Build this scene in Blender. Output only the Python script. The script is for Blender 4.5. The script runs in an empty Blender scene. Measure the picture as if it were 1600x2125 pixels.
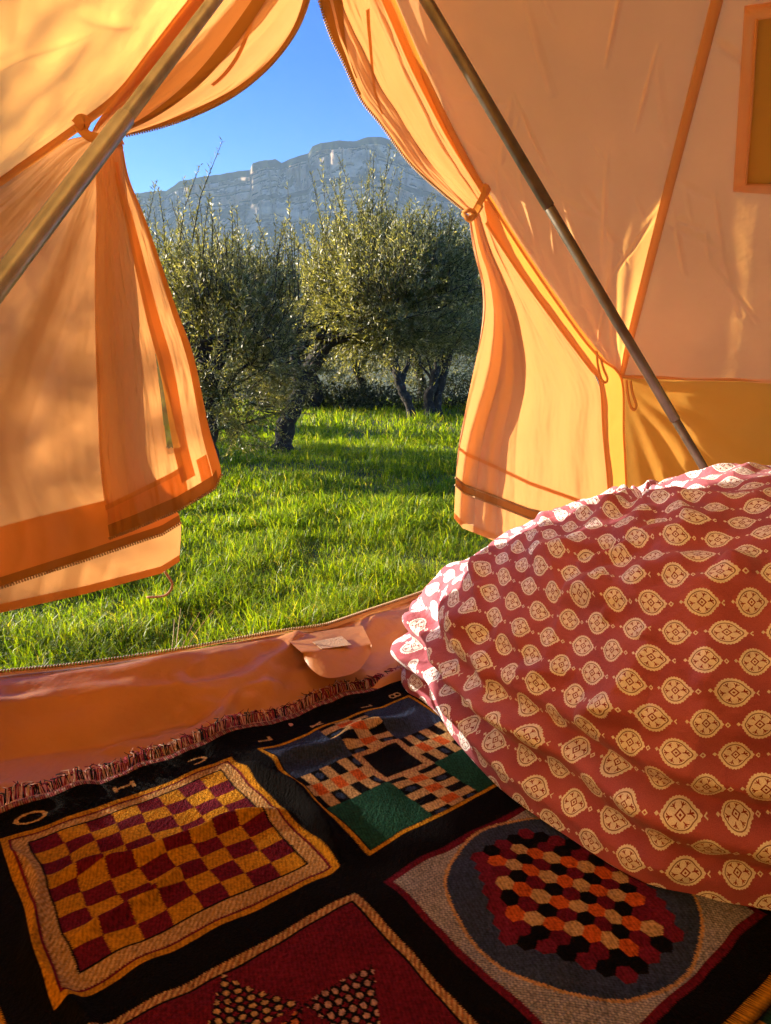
import bpy, math, random
import numpy as np
from mathutils import Vector

rng = np.random.default_rng(7)
random.seed(7)
SC = bpy.context.scene
COL = SC.collection
R = math.radians

# ------------------------------------------------------------------ camera
PW, PH, FPX = 1600.0, 2125.0, 1450.0        # photograph frame and focal length in its pixels
PITCH = R(11.8)
EYE = np.array([0.0, 0.0, 0.9])
cam_d = bpy.data.cameras.new('camera')
cam_d.sensor_fit = 'VERTICAL'
cam_d.sensor_height = 36.0
cam_d.lens = 36.0 * FPX / PH
cam_d.clip_start = 0.05
cam_d.clip_end = 6000
cam = bpy.data.objects.new('camera', cam_d)
cam.location = EYE
cam.rotation_euler = (R(90) - PITCH, 0, 0)
COL.objects.link(cam)
SC.camera = cam

# ------------------------------------------------------------------ sky, sun, exposure
SUN_AZ, SUN_EL = R(-71), R(12.0)
world = bpy.data.worlds.new('World')
SC.world = world
world.use_nodes = True
wn = world.node_tree
sky = wn.nodes.new('ShaderNodeTexSky')
sky.sky_type = 'NISHITA'
sky.sun_disc = False
sky.sun_elevation = SUN_EL
sky.sun_rotation = SUN_AZ
sky.air_density = 1.0
sky.dust_density = 0.1
sky.ozone_density = 3.0
bg = wn.nodes['Background']
bg.inputs['Strength'].default_value = 0.082
hsv = wn.nodes.new('ShaderNodeHueSaturation')
hsv.inputs['Saturation'].default_value = 1.42
hsv.inputs['Hue'].default_value = 0.53
wn.links.new(sky.outputs[0], hsv.inputs['Color'])
wn.links.new(hsv.outputs[0], bg.inputs['Color'])

sun_d = bpy.data.lights.new('sun', 'SUN')
sun_d.energy = 4.7
sun_d.angle = R(1.0)
sun_d.color = (1.0, 0.86, 0.66)
sun = bpy.data.objects.new('sun', sun_d)
SUN_DIR = Vector((math.sin(SUN_AZ) * math.cos(SUN_EL), math.cos(SUN_AZ) * math.cos(SUN_EL), math.sin(SUN_EL)))
sun.rotation_euler = SUN_DIR.to_track_quat('Z', 'Y').to_euler()
sun.location = (-6, 4, 8)
COL.objects.link(sun)

SC.view_settings.view_transform = 'Standard'
SC.view_settings.look = 'None'
SC.view_settings.gamma = 1.0
SC.view_settings.exposure = 2.12
SC.view_settings.use_curve_mapping = False
SC.render.engine = 'CYCLES'
SC.cycles.use_denoising = True
SC.cycles.max_bounces = 7
SC.cycles.diffuse_bounces = 4
SC.cycles.transmission_bounces = 4
SC.cycles.transparent_max_bounces = 8
SC.cycles.volume_bounces = 0
SC.cycles.use_adaptive_sampling = True
SC.cycles.adaptive_threshold = 0.03
SC.cycles.sample_clamp_indirect = 8

# ------------------------------------------------------------------ geometry helpers
CP, SP = math.cos(PITCH), math.sin(PITCH)

def ray(u, v):
    """direction(s) through photograph pixel(s)"""
    u = np.asarray(u, float); v = np.asarray(v, float)
    x = (u - PW / 2) / FPX
    z = -(v - PH / 2) / FPX
    return np.stack([x, CP + z * SP, -SP + z * CP], -1)

def on_z(u, v, z=0.0):
    d = ray(u, v)
    t = (z - EYE[2]) / d[..., 2]
    return EYE + d * t[..., None]

def on_y(u, v, y):
    d = ray(u, v)
    t = np.asarray(y, float) / d[..., 1]
    return EYE + d * t[..., None]

def on_plane(u, v, n, k):
    d = ray(u, v)
    t = (k - EYE @ n) / (d @ n)
    return EYE + d * np.asarray(t)[..., None]

DN = np.array([-0.529, 0.8486, 0.0]); DN /= np.linalg.norm(DN)     # outward normal of the door wall
DE = np.array([DN[1], -DN[0], 0.0])                                # along the threshold, left to right
DK = 2.0

def on_door(u, v, off=0.0):
    d = ray(u, v)
    t = (DK + np.asarray(off) - EYE @ DN) / (d @ DN)
    return EYE + d * t[..., None]

_perm = np.random.default_rng(11).permutation(256)
_perm = np.concatenate([_perm, _perm, _perm])
_grad = np.random.default_rng(12).normal(size=(256, 3))
_grad /= np.linalg.norm(_grad, axis=1)[:, None]

def pn(p, seed=0):
    """vectorised gradient noise, about -0.7..0.7"""
    p = np.asarray(p, float) + seed * 17.37
    i = np.floor(p).astype(int); f = p - i
    i &= 255
    w = f * f * f * (f * (f * 6 - 15) + 10)
    out = 0
    for dx in (0, 1):
        wx = w[..., 0] if dx else 1 - w[..., 0]
        for dy in (0, 1):
            wy = w[..., 1] if dy else 1 - w[..., 1]
            for dz in (0, 1):
                wz = w[..., 2] if dz else 1 - w[..., 2]
                h = _perm[_perm[_perm[(i[..., 0] + dx) & 255] + ((i[..., 1] + dy) & 255)] + ((i[..., 2] + dz) & 255)]
                g = _grad[h]
                out = out + wx * wy * wz * ((f[..., 0] - dx) * g[..., 0] + (f[..., 1] - dy) * g[..., 1] + (f[..., 2] - dz) * g[..., 2])
    return out

def fbm(p, oct=4, seed=0):
    s = 0; a = 1.0
    p = np.asarray(p, float)
    for k in range(oct):
        s = s + a * pn(p * 2 ** k, seed + k)
        a *= 0.5
    return s

def p3(x, y, z=0.0):
    x, y = np.broadcast_arrays(np.asarray(x, float), np.asarray(y, float))
    return np.stack([x, y, np.broadcast_to(np.asarray(z, float), x.shape)], -1)

def sstep(a, b, x):
    t = np.clip((np.asarray(x, float) - a) / (b - a), 0, 1)
    return t * t * (3 - 2 * t)

def curve(pts, smooth=True):
    """returns f(t) for t in 0..1: arclength-parametrised Catmull-Rom through the points"""
    P = np.array(pts, float)
    if smooth and len(P) > 2:
        Q = np.vstack([2 * P[0] - P[1], P, 2 * P[-1] - P[-2]])
        t = np.linspace(0, 1, 12, endpoint=False)[:, None]
        seg = []
        for i in range(len(P) - 1):
            a, b, c, d = Q[i:i + 4]
            seg.append(0.5 * (2 * b + (c - a) * t + (2 * a - 5 * b + 4 * c - d) * t ** 2 + (3 * b - a - 3 * c + d) * t ** 3))
        P = np.vstack(seg + [P[-1:]])
    L = np.concatenate([[0], np.cumsum(np.linalg.norm(np.diff(P, axis=0), axis=1))])
    L /= L[-1]
    def f(t):
        t = np.asarray(t, float)
        return np.stack([np.interp(t, L, P[:, k]) for k in range(P.shape[1])], -1)
    return f

def knots(pts):
    """f(t) through points whose first column is the parameter"""
    P = np.array(pts, float)
    return lambda t: np.stack([np.interp(t, P[:, 0], P[:, k]) for k in range(1, P.shape[1])], -1)

# ------------------------------------------------------------------ object helpers
def origin_of(parent):
    o = np.zeros(3)
    while parent is not None:
        o += np.array(parent.location); parent = parent.parent
    return o

def mesh_obj(name, verts, faces, mat, parent=None, loc=None, smooth=True, uv=None, col=None):
    """verts in world space; faces an int array (n,3|4) or a list of tuples"""
    verts = np.asarray(verts, float).reshape(-1, 3)
    base = origin_of(parent)
    if loc is not None:
        base = base + np.asarray(loc, float) if parent is not None else np.asarray(loc, float)
    me = bpy.data.meshes.new(name)
    if isinstance(faces, np.ndarray):
        n, k = faces.shape
        me.vertices.add(len(verts)); me.loops.add(n * k); me.polygons.add(n)
        me.vertices.foreach_set('co', (verts - base).astype(np.float32).ravel())
        me.loops.foreach_set('vertex_index', faces.astype(np.int32).ravel())
        me.polygons.foreach_set('loop_start', (np.arange(n) * k).astype(np.int32))
        me.polygons.foreach_set('loop_total', np.full(n, k, np.int32))
        me.update(calc_edges=True)
    else:
        me.from_pydata([tuple(v) for v in (verts - base)], [], faces)
    if smooth:
        me.polygons.foreach_set('use_smooth', np.ones(len(me.polygons), bool))
    if uv is not None:
        lv = np.empty(len(me.loops), np.int32); me.loops.foreach_get('vertex_index', lv)
        l = me.uv_layers.new(name='UVMap')
        l.data.foreach_set('uv', np.asarray(uv, np.float32).reshape(-1, 2)[lv].ravel())
    if col is not None:
        a = me.color_attributes.new('Col', 'FLOAT_COLOR', 'POINT')
        c = np.ones((len(verts), 4), np.float32); c[:, :3] = np.asarray(col).reshape(-1, 3)
        a.data.foreach_set('color', c.ravel())
    me.validate()
    o = bpy.data.objects.new(name, me)
    if mat is not None:
        me.materials.append(mat)
    if parent is not None:
        o.parent = parent
        if loc is not None:
            o.location = loc
    else:
        o.location = base
    COL.objects.link(o)
    return o

def grid_faces(nr, nc, wrap=False):
    i = np.arange(nr - 1)[:, None]; j = np.arange(nc if wrap else nc - 1)[None, :]
    j2 = (j + 1) % nc
    return np.stack([i * nc + j, i * nc + j2, (i + 1) * nc + j2, (i + 1) * nc + j], -1).reshape(-1, 4)

def grid_obj(name, P, mat, parent=None, **kw):
    nr, nc = P.shape[:2]
    return mesh_obj(name, P, grid_faces(nr, nc), mat, parent, **kw)

def tube(pts, rad, n=8, cap=True):
    """tapered tube -> (verts, quad list)"""
    P = np.array(pts, float); m = len(P)
    rad = np.broadcast_to(np.asarray(rad, float), (m,))
    T = np.gradient(P, axis=0); T /= np.linalg.norm(T, axis=1)[:, None] + 1e-9
    ref = np.array([0.0, 0.0, 1.0]) if abs(T[0][2]) < 0.9 else np.array([1.0, 0.0, 0.0])
    V = []
    nrm = np.cross(T[0], ref); nrm /= np.linalg.norm(nrm)
    for k in range(m):
        nrm = nrm - T[k] * (nrm @ T[k]); nrm /= np.linalg.norm(nrm) + 1e-9
        b = np.cross(T[k], nrm)
        a = np.linspace(0, 2 * np.pi, n, endpoint=False)
        V.append(P[k] + rad[k] * (np.cos(a)[:, None] * nrm + np.sin(a)[:, None] * b))
    V = np.concatenate(V)
    F = [tuple(q) for q in grid_faces(m, n, True)]
    if cap:
        F.append(tuple(range(n))[::-1]); F.append(tuple(range((m - 1) * n, m * n)))
    return V, F

def join(parts):
    V = []; F = []; k = 0
    for v, f in parts:
        V.append(np.asarray(v)); F += [tuple(int(i) + k for i in q) for q in f]; k += len(v)
    return np.concatenate(V), F

def tube_obj(name, pts, rad, mat, parent=None, n=8, **kw):
    v, f = tube(pts, rad, n)
    return mesh_obj(name, v, f, mat, parent, **kw)

def boxes(cs, ax, ay, az, sx, sy, sz):
    """many small boxes: centres (n,3), axes (n,3), half sizes"""
    n = len(cs)
    V = []
    for i in (-1, 1):
        for j in (-1, 1):
            for k in (-1, 1):
                V.append(cs + i * sx * ax + j * sy * ay + k * sz * az)
    V = np.stack(V, 1)
    f = np.array([[0, 1, 3, 2], [4, 6, 7, 5], [0, 4, 5, 1], [2, 3, 7, 6], [0, 2, 6, 4], [1, 5, 7, 3]])
    F = (np.arange(n)[:, None, None] * 8 + f[None]).reshape(-1, 4)
    return V.reshape(-1, 3), F

def empty(name, loc):
    o = bpy.data.objects.new(name, None)
    o.location = loc; o.empty_display_size = 0.2
    COL.objects.link(o)
    return o

def tag(o, label=None, cat=None, group=None, kind=None):
    for k, v in (('label', label), ('category', cat), ('group', group), ('kind', kind)):
        if v:
            o[k] = v
    return o

# ------------------------------------------------------------------ materials
def mat_new(name):
    m = bpy.data.materials.new(name); m.use_nodes = True
    nt = m.node_tree; nt.nodes.clear()
    out = nt.nodes.new('ShaderNodeOutputMaterial')
    return m, nt, out

def nd(nt, t, **kw):
    n = nt.nodes.new(t)
    for k, v in kw.items():
        if k.startswith('i_'):
            n.inputs[k[2:].replace('_', ' ')].default_value = v
        else:
            setattr(n, k, v)
    return n

def ramp(nt, src, stops):
    r = nd(nt, 'ShaderNodeValToRGB')
    e = r.color_ramp.elements
    while len(e) > 1:
        e.remove(e[-1])
    e[0].position = stops[0][0]; e[0].color = (*stops[0][1], 1)
    for p, c in stops[1:]:
        x = e.new(p); x.color = (*c, 1)
    nt.links.new(src, r.inputs[0])
    return r.outputs[0]

def math_n(nt, op, a, b=None, c=None):
    n = nd(nt, 'ShaderNodeMath', operation=op)
    for i, x in enumerate((a, b, c)):
        if x is None:
            continue
        if isinstance(x, (int, float)):
            n.inputs[i].default_value = x
        else:
            nt.links.new(x, n.inputs[i])
    return n.outputs[0]

def mixc(nt, fac, a, b, blend='MIX'):
    n = nd(nt, 'ShaderNodeMix', data_type='RGBA', blend_type=blend)
    for i, x in ((0, fac), (6, a), (7, b)):
        if isinstance(x, (int, float)):
            n.inputs[i].default_value = x
        elif isinstance(x, tuple):
            n.inputs[i].default_value = (*x, 1)
        else:
            nt.links.new(x, n.inputs[i])
    return n.outputs[2]

def canvas_mat(name, refl, trans, tfac=0.45, crease=1.0, weave=0.35):
    m, nt, out = mat_new(name)
    tc = nd(nt, 'ShaderNodeTexCoord')
    big = nd(nt, 'ShaderNodeTexNoise', i_Scale=9.0, i_Detail=3.0)
    nt.links.new(tc.outputs['Object'], big.inputs['Vector'])
    fine = nd(nt, 'ShaderNodeTexNoise', i_Scale=420.0, i_Detail=2.0)
    nt.links.new(tc.outputs['Object'], fine.inputs['Vector'])
    h = math_n(nt, 'MULTIPLY', big.outputs[0], 0.007 * crease)
    h = math_n(nt, 'ADD', h, math_n(nt, 'MULTIPLY', fine.outputs[0], 0.0005 * weave))
    bp = nd(nt, 'ShaderNodeBump', i_Strength=0.9, i_Distance=1.0)
    nt.links.new(h, bp.inputs['Height'])
    var = nd(nt, 'ShaderNodeTexNoise', i_Scale=2.2, i_Detail=4.0)
    nt.links.new(tc.outputs['Object'], var.inputs['Vector'])
    vr = nd(nt, 'ShaderNodeMapRange', i_From_Min=0.25, i_From_Max=0.75, i_To_Min=0.88, i_To_Max=1.06)
    nt.links.new(var.outputs[0], vr.inputs[0])
    def tint(c):
        n = nd(nt, 'ShaderNodeVectorMath', operation='SCALE')
        n.inputs[0].default_value = c
        nt.links.new(vr.outputs[0], n.inputs['Scale'])
        return n.outputs[0]
    di = nd(nt, 'ShaderNodeBsdfDiffuse', i_Roughness=0.6); nt.links.new(tint(refl), di.inputs['Color'])
    tr = nd(nt, 'ShaderNodeBsdfTranslucent'); nt.links.new(tint(trans), tr.inputs['Color'])
    nt.links.new(bp.outputs[0], di.inputs['Normal']); nt.links.new(bp.outputs[0], tr.inputs['Normal'])
    mx = nd(nt, 'ShaderNodeMixShader'); mx.inputs[0].default_value = tfac
    nt.links.new(di.outputs[0], mx.inputs[1]); nt.links.new(tr.outputs[0], mx.inputs[2])
    nt.links.new(mx.outputs[0], out.inputs['Surface'])
    return m

def pbr(name, col, rough=0.6, metal=0.0, bump=0.0, bscale=50.0, var=0.15, vscale=6.0, spec=0.5, coords='Object'):
    m, nt, out = mat_new(name)
    tc = nd(nt, 'ShaderNodeTexCoord')
    b = nd(nt, 'ShaderNodeBsdfPrincipled', i_Roughness=rough, i_Metallic=metal)
    b.inputs['Specular IOR Level'].default_value = spec
    nz = nd(nt, 'ShaderNodeTexNoise', i_Scale=vscale, i_Detail=5.0)
    nt.links.new(tc.outputs[coords], nz.inputs['Vector'])
    lo = tuple(c * (1 - var) for c in col); hi = tuple(min(1, c * (1 + var)) for c in col)
    nt.links.new(ramp(nt, nz.outputs[0], [(0.3, lo), (0.7, hi)]), b.inputs['Base Color'])
    if bump:
        n2 = nd(nt, 'ShaderNodeTexNoise', i_Scale=bscale, i_Detail=4.0)
        nt.links.new(tc.outputs[coords], n2.inputs['Vector'])
        bp = nd(nt, 'ShaderNodeBump', i_Strength=1.0, i_Distance=bump)
        nt.links.new(n2.outputs[0], bp.inputs['Height'])
        nt.links.new(bp.outputs[0], b.inputs['Normal'])
    nt.links.new(b.outputs[0], out.inputs['Surface'])
    return m

def leaf_mat(name, stops, trans, tfac, rough=0.4, spec=0.5):
    m, nt, out = mat_new(name)
    g = nd(nt, 'ShaderNodeNewGeometry')
    c = ramp(nt, g.outputs['Random Per Island'], stops)
    b = nd(nt, 'ShaderNodeBsdfPrincipled', i_Roughness=rough)
    b.inputs['Specular IOR Level'].default_value = spec
    nt.links.new(c, b.inputs['Base Color'])
    t = nd(nt, 'ShaderNodeBsdfTranslucent')
    nt.links.new(mixc(nt, 1.0, c, trans, 'MULTIPLY'), t.inputs['Color'])
    mx = nd(nt, 'ShaderNodeMixShader'); mx.inputs[0].default_value = tfac
    nt.links.new(b.outputs[0], mx.inputs[1]); nt.links.new(t.outputs[0], mx.inputs[2])
    nt.links.new(mx.outputs[0], out.inputs['Surface'])
    return m

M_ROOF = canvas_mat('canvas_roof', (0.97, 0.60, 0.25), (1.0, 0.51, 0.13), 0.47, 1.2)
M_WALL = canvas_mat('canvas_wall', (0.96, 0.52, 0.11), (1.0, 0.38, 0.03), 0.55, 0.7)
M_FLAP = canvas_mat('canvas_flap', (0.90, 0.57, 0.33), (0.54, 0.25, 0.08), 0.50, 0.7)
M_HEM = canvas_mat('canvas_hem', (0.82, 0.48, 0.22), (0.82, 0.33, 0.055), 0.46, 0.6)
M_TAPE = canvas_mat('seam_tape', (0.70, 0.38, 0.15), (0.72, 0.29, 0.04), 0.3, 0.3)
M_ZIPT = canvas_mat('zip_tape', (0.42, 0.22, 0.07), (0.40, 0.17, 0.02), 0.22, 0.2)
M_TEETH = pbr('zip_teeth', (0.32, 0.19, 0.07), 0.35)
M_STRAP = canvas_mat('strap', (0.62, 0.33, 0.11), (0.6, 0.25, 0.04), 0.2, 0.2)
M_WIN = canvas_mat('window_cover', (0.66, 0.29, 0.04), (0.72, 0.22, 0.010), 0.5, 0.3)
M_PVC = pbr('groundsheet_pvc', (0.42, 0.17, 0.040), 0.5, bump=0.008, bscale=11, var=0.16, vscale=3.0, spec=0.5)
M_VELCRO = pbr('velcro', (0.42, 0.27, 0.17), 0.95, bump=0.003, bscale=500)
M_STEEL = pbr('pole_steel', (0.36, 0.38, 0.36), 0.38, 0.9, bump=0.0004, bscale=60, var=0.2, vscale=20)
M_STEEL2 = pbr('pole_steel_dark', (0.15, 0.13, 0.105), 0.4, 0.9, bump=0.0004, bscale=60, var=0.25, vscale=20)
M_BARK = pbr('olive_bark', (0.034, 0.027, 0.02), 0.95, bump=0.06, bscale=14, var=0.5, vscale=9)
M_LEAF = leaf_mat('olive_leaf', [(0.0, (0.08, 0.085, 0.024)), (0.5, (0.15, 0.16, 0.05)), (0.8, (0.25, 0.25, 0.11)), (1.0, (0.48, 0.45, 0.27))], (1.6, 1.45, 0.42), 0.42, 0.45, 0.8)
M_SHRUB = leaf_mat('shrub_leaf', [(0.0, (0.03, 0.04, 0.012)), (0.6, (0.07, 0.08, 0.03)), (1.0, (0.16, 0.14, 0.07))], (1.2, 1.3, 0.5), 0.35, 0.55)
M_GRASS = leaf_mat('grass_blade', [(0.0, (0.06, 0.13, 0.006)), (0.5, (0.17, 0.27, 0.008)), (0.9, (0.33, 0.40, 0.013)), (0.95, (0.40, 0.40, 0.02)), (1.0, (0.46, 0.38, 0.12))], (1.5, 1.4, 0.35), 0.6, 0.45, 0.4)
M_STALK = pbr('dry_stalk', (0.45, 0.36, 0.20), 0.8)
M_ROPE = pbr('cord', (0.40, 0.22, 0.10), 0.9, bump=0.001, bscale=300)

# ================================================================== GROUND, MOUNTAIN
def spaced(a, b, n, k):
    t = np.linspace(-1, 1, n)
    s = np.sign(t) * np.abs(t) ** k
    return (a + b) / 2 + s * (b - a) / 2

def ground_z(x, y):
    d = np.hypot(x, y)
    w = sstep(2.5, 6, d)
    lump = 0.10 * pn(p3(x * 0.35, y * 0.35), 3) + 0.05 * pn(p3(x * 0.9, y * 0.9), 5)
    far = 0.035 * np.clip(y - 30, 0, 120) + 1.2 * sstep(20, 60, d) * pn(p3(x * 0.02, y * 0.02), 9)
    return -0.025 + lump * w + far * sstep(25, 60, y)

gx = np.concatenate([spaced(-420, 420, 161, 3.2), np.linspace(470, 900, 9)]); gy = np.concatenate([spaced(-420, 420, 161, 3.2), np.linspace(470, 1640, 24)])
GX, GY = np.meshgrid(gx, gy)
m, nt, out = mat_new('meadow_soil')
tc = nd(nt, 'ShaderNodeTexCoord')
nz = nd(nt, 'ShaderNodeTexNoise', i_Scale=0.7, i_Detail=8.0); nt.links.new(tc.outputs['Object'], nz.inputs[0])
b = nd(nt, 'ShaderNodeBsdfPrincipled', i_Roughness=0.95)
nt.links.new(ramp(nt, nz.outputs[0], [(0.3, (0.035, 0.05, 0.012)), (0.55, (0.06, 0.09, 0.018)), (0.75, (0.11, 0.10, 0.04))]), b.inputs['Base Color'])
nt.links.new(b.outputs[0], out.inputs[0])
tag(grid_obj('ground', p3(GX, GY, ground_z(GX, GY)), m), kind='structure')

# limestone ridge: cliff bands above a scrub slope, 0.9 to 1.3 km away
SKYL = [(-900, 470), (-400, 430), (-100, 420), (100, 410), (200, 404), (285, 401), (318, 397), (345, 396), (372, 376), (400, 370), (440, 364), (500, 354), (519, 352), (524, 338), (545, 333), (572, 331), (584, 338), (610, 326), (640, 318),
        (648, 304), (665, 297), (700, 292), (740, 292), (762, 285), (790, 284), (815, 292), (840, 305), (870, 318), (920, 335), (1000, 345), (1100, 352), (1300, 330), (1600, 360), (2000, 400), (2600, 430)]
SKYL = np.array(SKYL, float)
fine_u = np.concatenate([np.linspace(235, 1080, 520), np.linspace(1090, 1500, 60)])
sky_v = np.interp(fine_u, SKYL[:, 0], SKYL[:, 1]) + 2.2 * fbm(p3(fine_u * 0.05, 0 * fine_u), 4, 21)
# elevation bands (photo rows) for one column: v offsets below the skyline, with distance
rows = []
def add_rows(n, f0, f1, d0, d1, kind):
    for t in np.linspace(0, 1, n, endpoint=False):
        rows.append((f0 + (f1 - f0) * t, d0 + (d1 - d0) * t, kind))
add_rows(4, 0.0, 0.28, 420, 700, 0)       # near wooded foothill
add_rows(14, 0.28, 0.50, 700, 900, 0)     # scrub slope
add_rows(14, 0.50, 0.60, 900, 915, 1)     # lower cliff band
add_rows(8, 0.60, 0.67, 915, 965, 0)      # ledge with scrub
add_rows(18, 0.67, 0.80, 965, 975, 1)     # main cliff
add_rows(4, 0.80, 0.825, 975, 1000, 0)    # scrubby ledge
add_rows(20, 0.825, 0.965, 1000, 1010, 1)
add_rows(5, 0.965, 1.0, 1010, 1040, 0)
rows.append((1.0, 1090, 0)); rows.append((0.97, 1300, 0)); rows.append((0.85, 1600, 0))
fr = np.array([r[0] for r in rows]); dd = np.array([r[1] for r in rows]); kk = np.array([r[2] for r in rows])
base_v = 760.0
U, FR = np.meshgrid(fine_u, fr)
warp = 0.035 * fbm(p3(U * 0.006, FR * 0 + 3.0), 3, 31) * sstep(0.2, 0.5, FR) * sstep(1.0, 0.9, FR)
V_ = base_v + (sky_v[None, :] - base_v) * (FR + warp)
D = np.broadcast_to(dd[:, None], U.shape).copy()
cl = kk[:, None] * 1.0
# buttresses and gullies: blocky vertical relief on the cliffs
blk = fbm(p3(U * 0.016, FR * 1.5), 3, 41)
crack = np.abs(pn(p3(U * 0.045 + 0.6 * pn(p3(U * 0.02, FR * 6), 44), FR * 1.2), 43))
led = np.abs(pn(p3(U * 0.006, FR * 26), 47))
D += cl * (26 * blk + 14 * sstep(0.06, 0.0, crack) + 12 * sstep(0.06, 0.0, led) - 4 * fbm(p3(U * 0.08, FR * 18), 3, 45))
D += (1 - cl) * (14 * fbm(p3(U * 0.04, FR * 12), 4, 46) + 20 * blk * sstep(0.55, 0.65, FR))
MP = on_y(U, V_, D)
m, nt, out = mat_new('mountain_rock')
tc = nd(nt, 'ShaderNodeTexCoord'); g = nd(nt, 'ShaderNodeNewGeometry')
sx = nd(nt, 'ShaderNodeSeparateXYZ'); nt.links.new(g.outputs['True Normal'], sx.inputs[0])
n1 = nd(nt, 'ShaderNodeTexNoise', i_Scale=0.02, i_Detail=7.0); nt.links.new(tc.outputs['Object'], n1.inputs[0])
n2 = nd(nt, 'ShaderNodeTexNoise', i_Scale=0.09, i_Detail=7.0); nt.links.new(tc.outputs['Object'], n2.inputs[0])
mp = nd(nt, 'ShaderNodeMapping'); mp.inputs['Scale'].default_value = (0.012, 0.012, 0.045)
nt.links.new(tc.outputs['Object'], mp.inputs[0])
n3 = nd(nt, 'ShaderNodeTexNoise', i_Scale=1.0, i_Detail=6.0); nt.links.new(mp.outputs[0], n3.inputs[0])
rock = ramp(nt, n3.outputs[0], [(0.34, (0.05, 0.05, 0.05)), (0.43, (0.20, 0.19, 0.17)), (0.52, (0.34, 0.31, 0.27)), (0.60, (0.22, 0.20, 0.17)), (0.72, (0.36, 0.33, 0.29))])
rock = mixc(nt, ramp(nt, n1.outputs[0], [(0.48, (0, 0, 0)), (0.62, (1, 1, 1))]), rock, (0.33, 0.22, 0.14))
scrub = ramp(nt, n2.outputs[0], [(0.35, (0.008, 0.013, 0.006)), (0.6, (0.018, 0.026, 0.011)), (0.75, (0.06, 0.058, 0.045))])
sl = math_n(nt, 'ADD', sx.outputs[2], math_n(nt, 'MULTIPLY', math_n(nt, 'SUBTRACT', n2.outputs[0], 0.5), 0.7))
fac = nd(nt, 'ShaderNodeMapRange', i_From_Min=0.36, i_From_Max=0.48); nt.links.new(sl, fac.inputs[0])
b = nd(nt, 'ShaderNodeBsdfDiffuse')
nt.links.new(mixc(nt, fac.outputs[0], rock, scrub), b.inputs[0]); nt.links.new(b.outputs[0], out.inputs[0])
tag(grid_obj('mountain', MP, m, smooth=False), kind='structure')

# ================================================================== THE TENT
TC = np.array([0.64, 0.86, 0.0])
tent = tag(empty('bell_tent', TC), 'orange cotton bell tent seen from inside with its door tied open', 'tent')
APEX = on_door(672, -300)
CR = np.array([0.98, 2.97, 0.85]); CL = np.array([-1.40, 1.48, 0.85])
CR = on_door(1287, 782); CL = on_door(-600, 770)
TOP = np.array([0.64, 0.86, 2.75])

SEAM_R = curve([(672, -300), (745, -140), (812, 0), (872, 140), (935, 270), (1000, 390), (1100, 545), (1200, 685), (1245, 737), (1287, 782)])
SEAM_L = curve([(672, -300), (560, -190), (480, -98), (395, 0), (310, 110), (240, 200), (150, 270), (0, 375), (-250, 545), (-600, 770)])

def seam_pts(c, t, off=0.0):
    q = c(t); return on_door(q[..., 0], q[..., 1], off)

def roof_wr(P, amp=1.0, seed=0):
    """shallow billows and pulled ridges of slack canvas"""
    return amp * (0.012 * fbm(P * 1.6, 2, seed) + 0.006 * fbm(P * np.array([3.0, 7.0, 3.0]), 2, seed + 5))

def creases(P, dep, n, seed, up, amp=0.0095, w=0.012, lo=0.12, hi=0.55, spread=0.55, edge=None):
    """straight packing creases: short chains of thin ridges, leaning about the direction `up`"""
    r = np.random.default_rng(seed)
    flat = P.reshape(-1, 3); out_ = np.zeros(len(flat))
    nr, nc = P.shape[:2]
    nrm = np.cross(P[-1, nc // 2] - P[0, nc // 2], P[nr // 2, -1] - P[nr // 2, 0]); nrm /= np.linalg.norm(nrm)
    up = up - nrm * (up @ nrm); up /= np.linalg.norm(up); sd_ = np.cross(nrm, up)
    for _ in range(n):
        p = P[r.integers(int(nr * .04), int(nr * .96)), r.integers(int(nc * .06), int(nc * .94))].copy()
        ang = r.normal(0, spread)
        for j in range(r.integers(1, 4)):
            L = r.uniform(lo, hi) * (1 if j == 0 else 0.6)
            d_ = up * math.cos(ang) + sd_ * math.sin(ang)
            q = flat - p; t_ = np.clip(q @ d_, 0, L); dist = np.linalg.norm(q - t_[:, None] * d_, axis=1)
            tap = np.sin(np.pi * np.clip(t_ / L, 0.0, 1.0)) ** 0.5
            ww = w * r.uniform(0.7, 1.4)
            prof = np.clip(1 - dist / ww, 0, 1) + 0.35 * np.clip(1 - dist / (ww * 4), 0, 1)
            out_ = np.maximum(out_, amp * r.uniform(0.5, 1.1) * prof * tap)
            p = p + d_ * L * r.uniform(0.8, 1.0); ang += r.choice([-1, 1]) * r.uniform(0.35, 0.9) + (math.pi if r.random() < 0.25 else 0)
    o = out_.reshape(P.shape[:2])
    return dep - (o if edge is None else o * edge)

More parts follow.
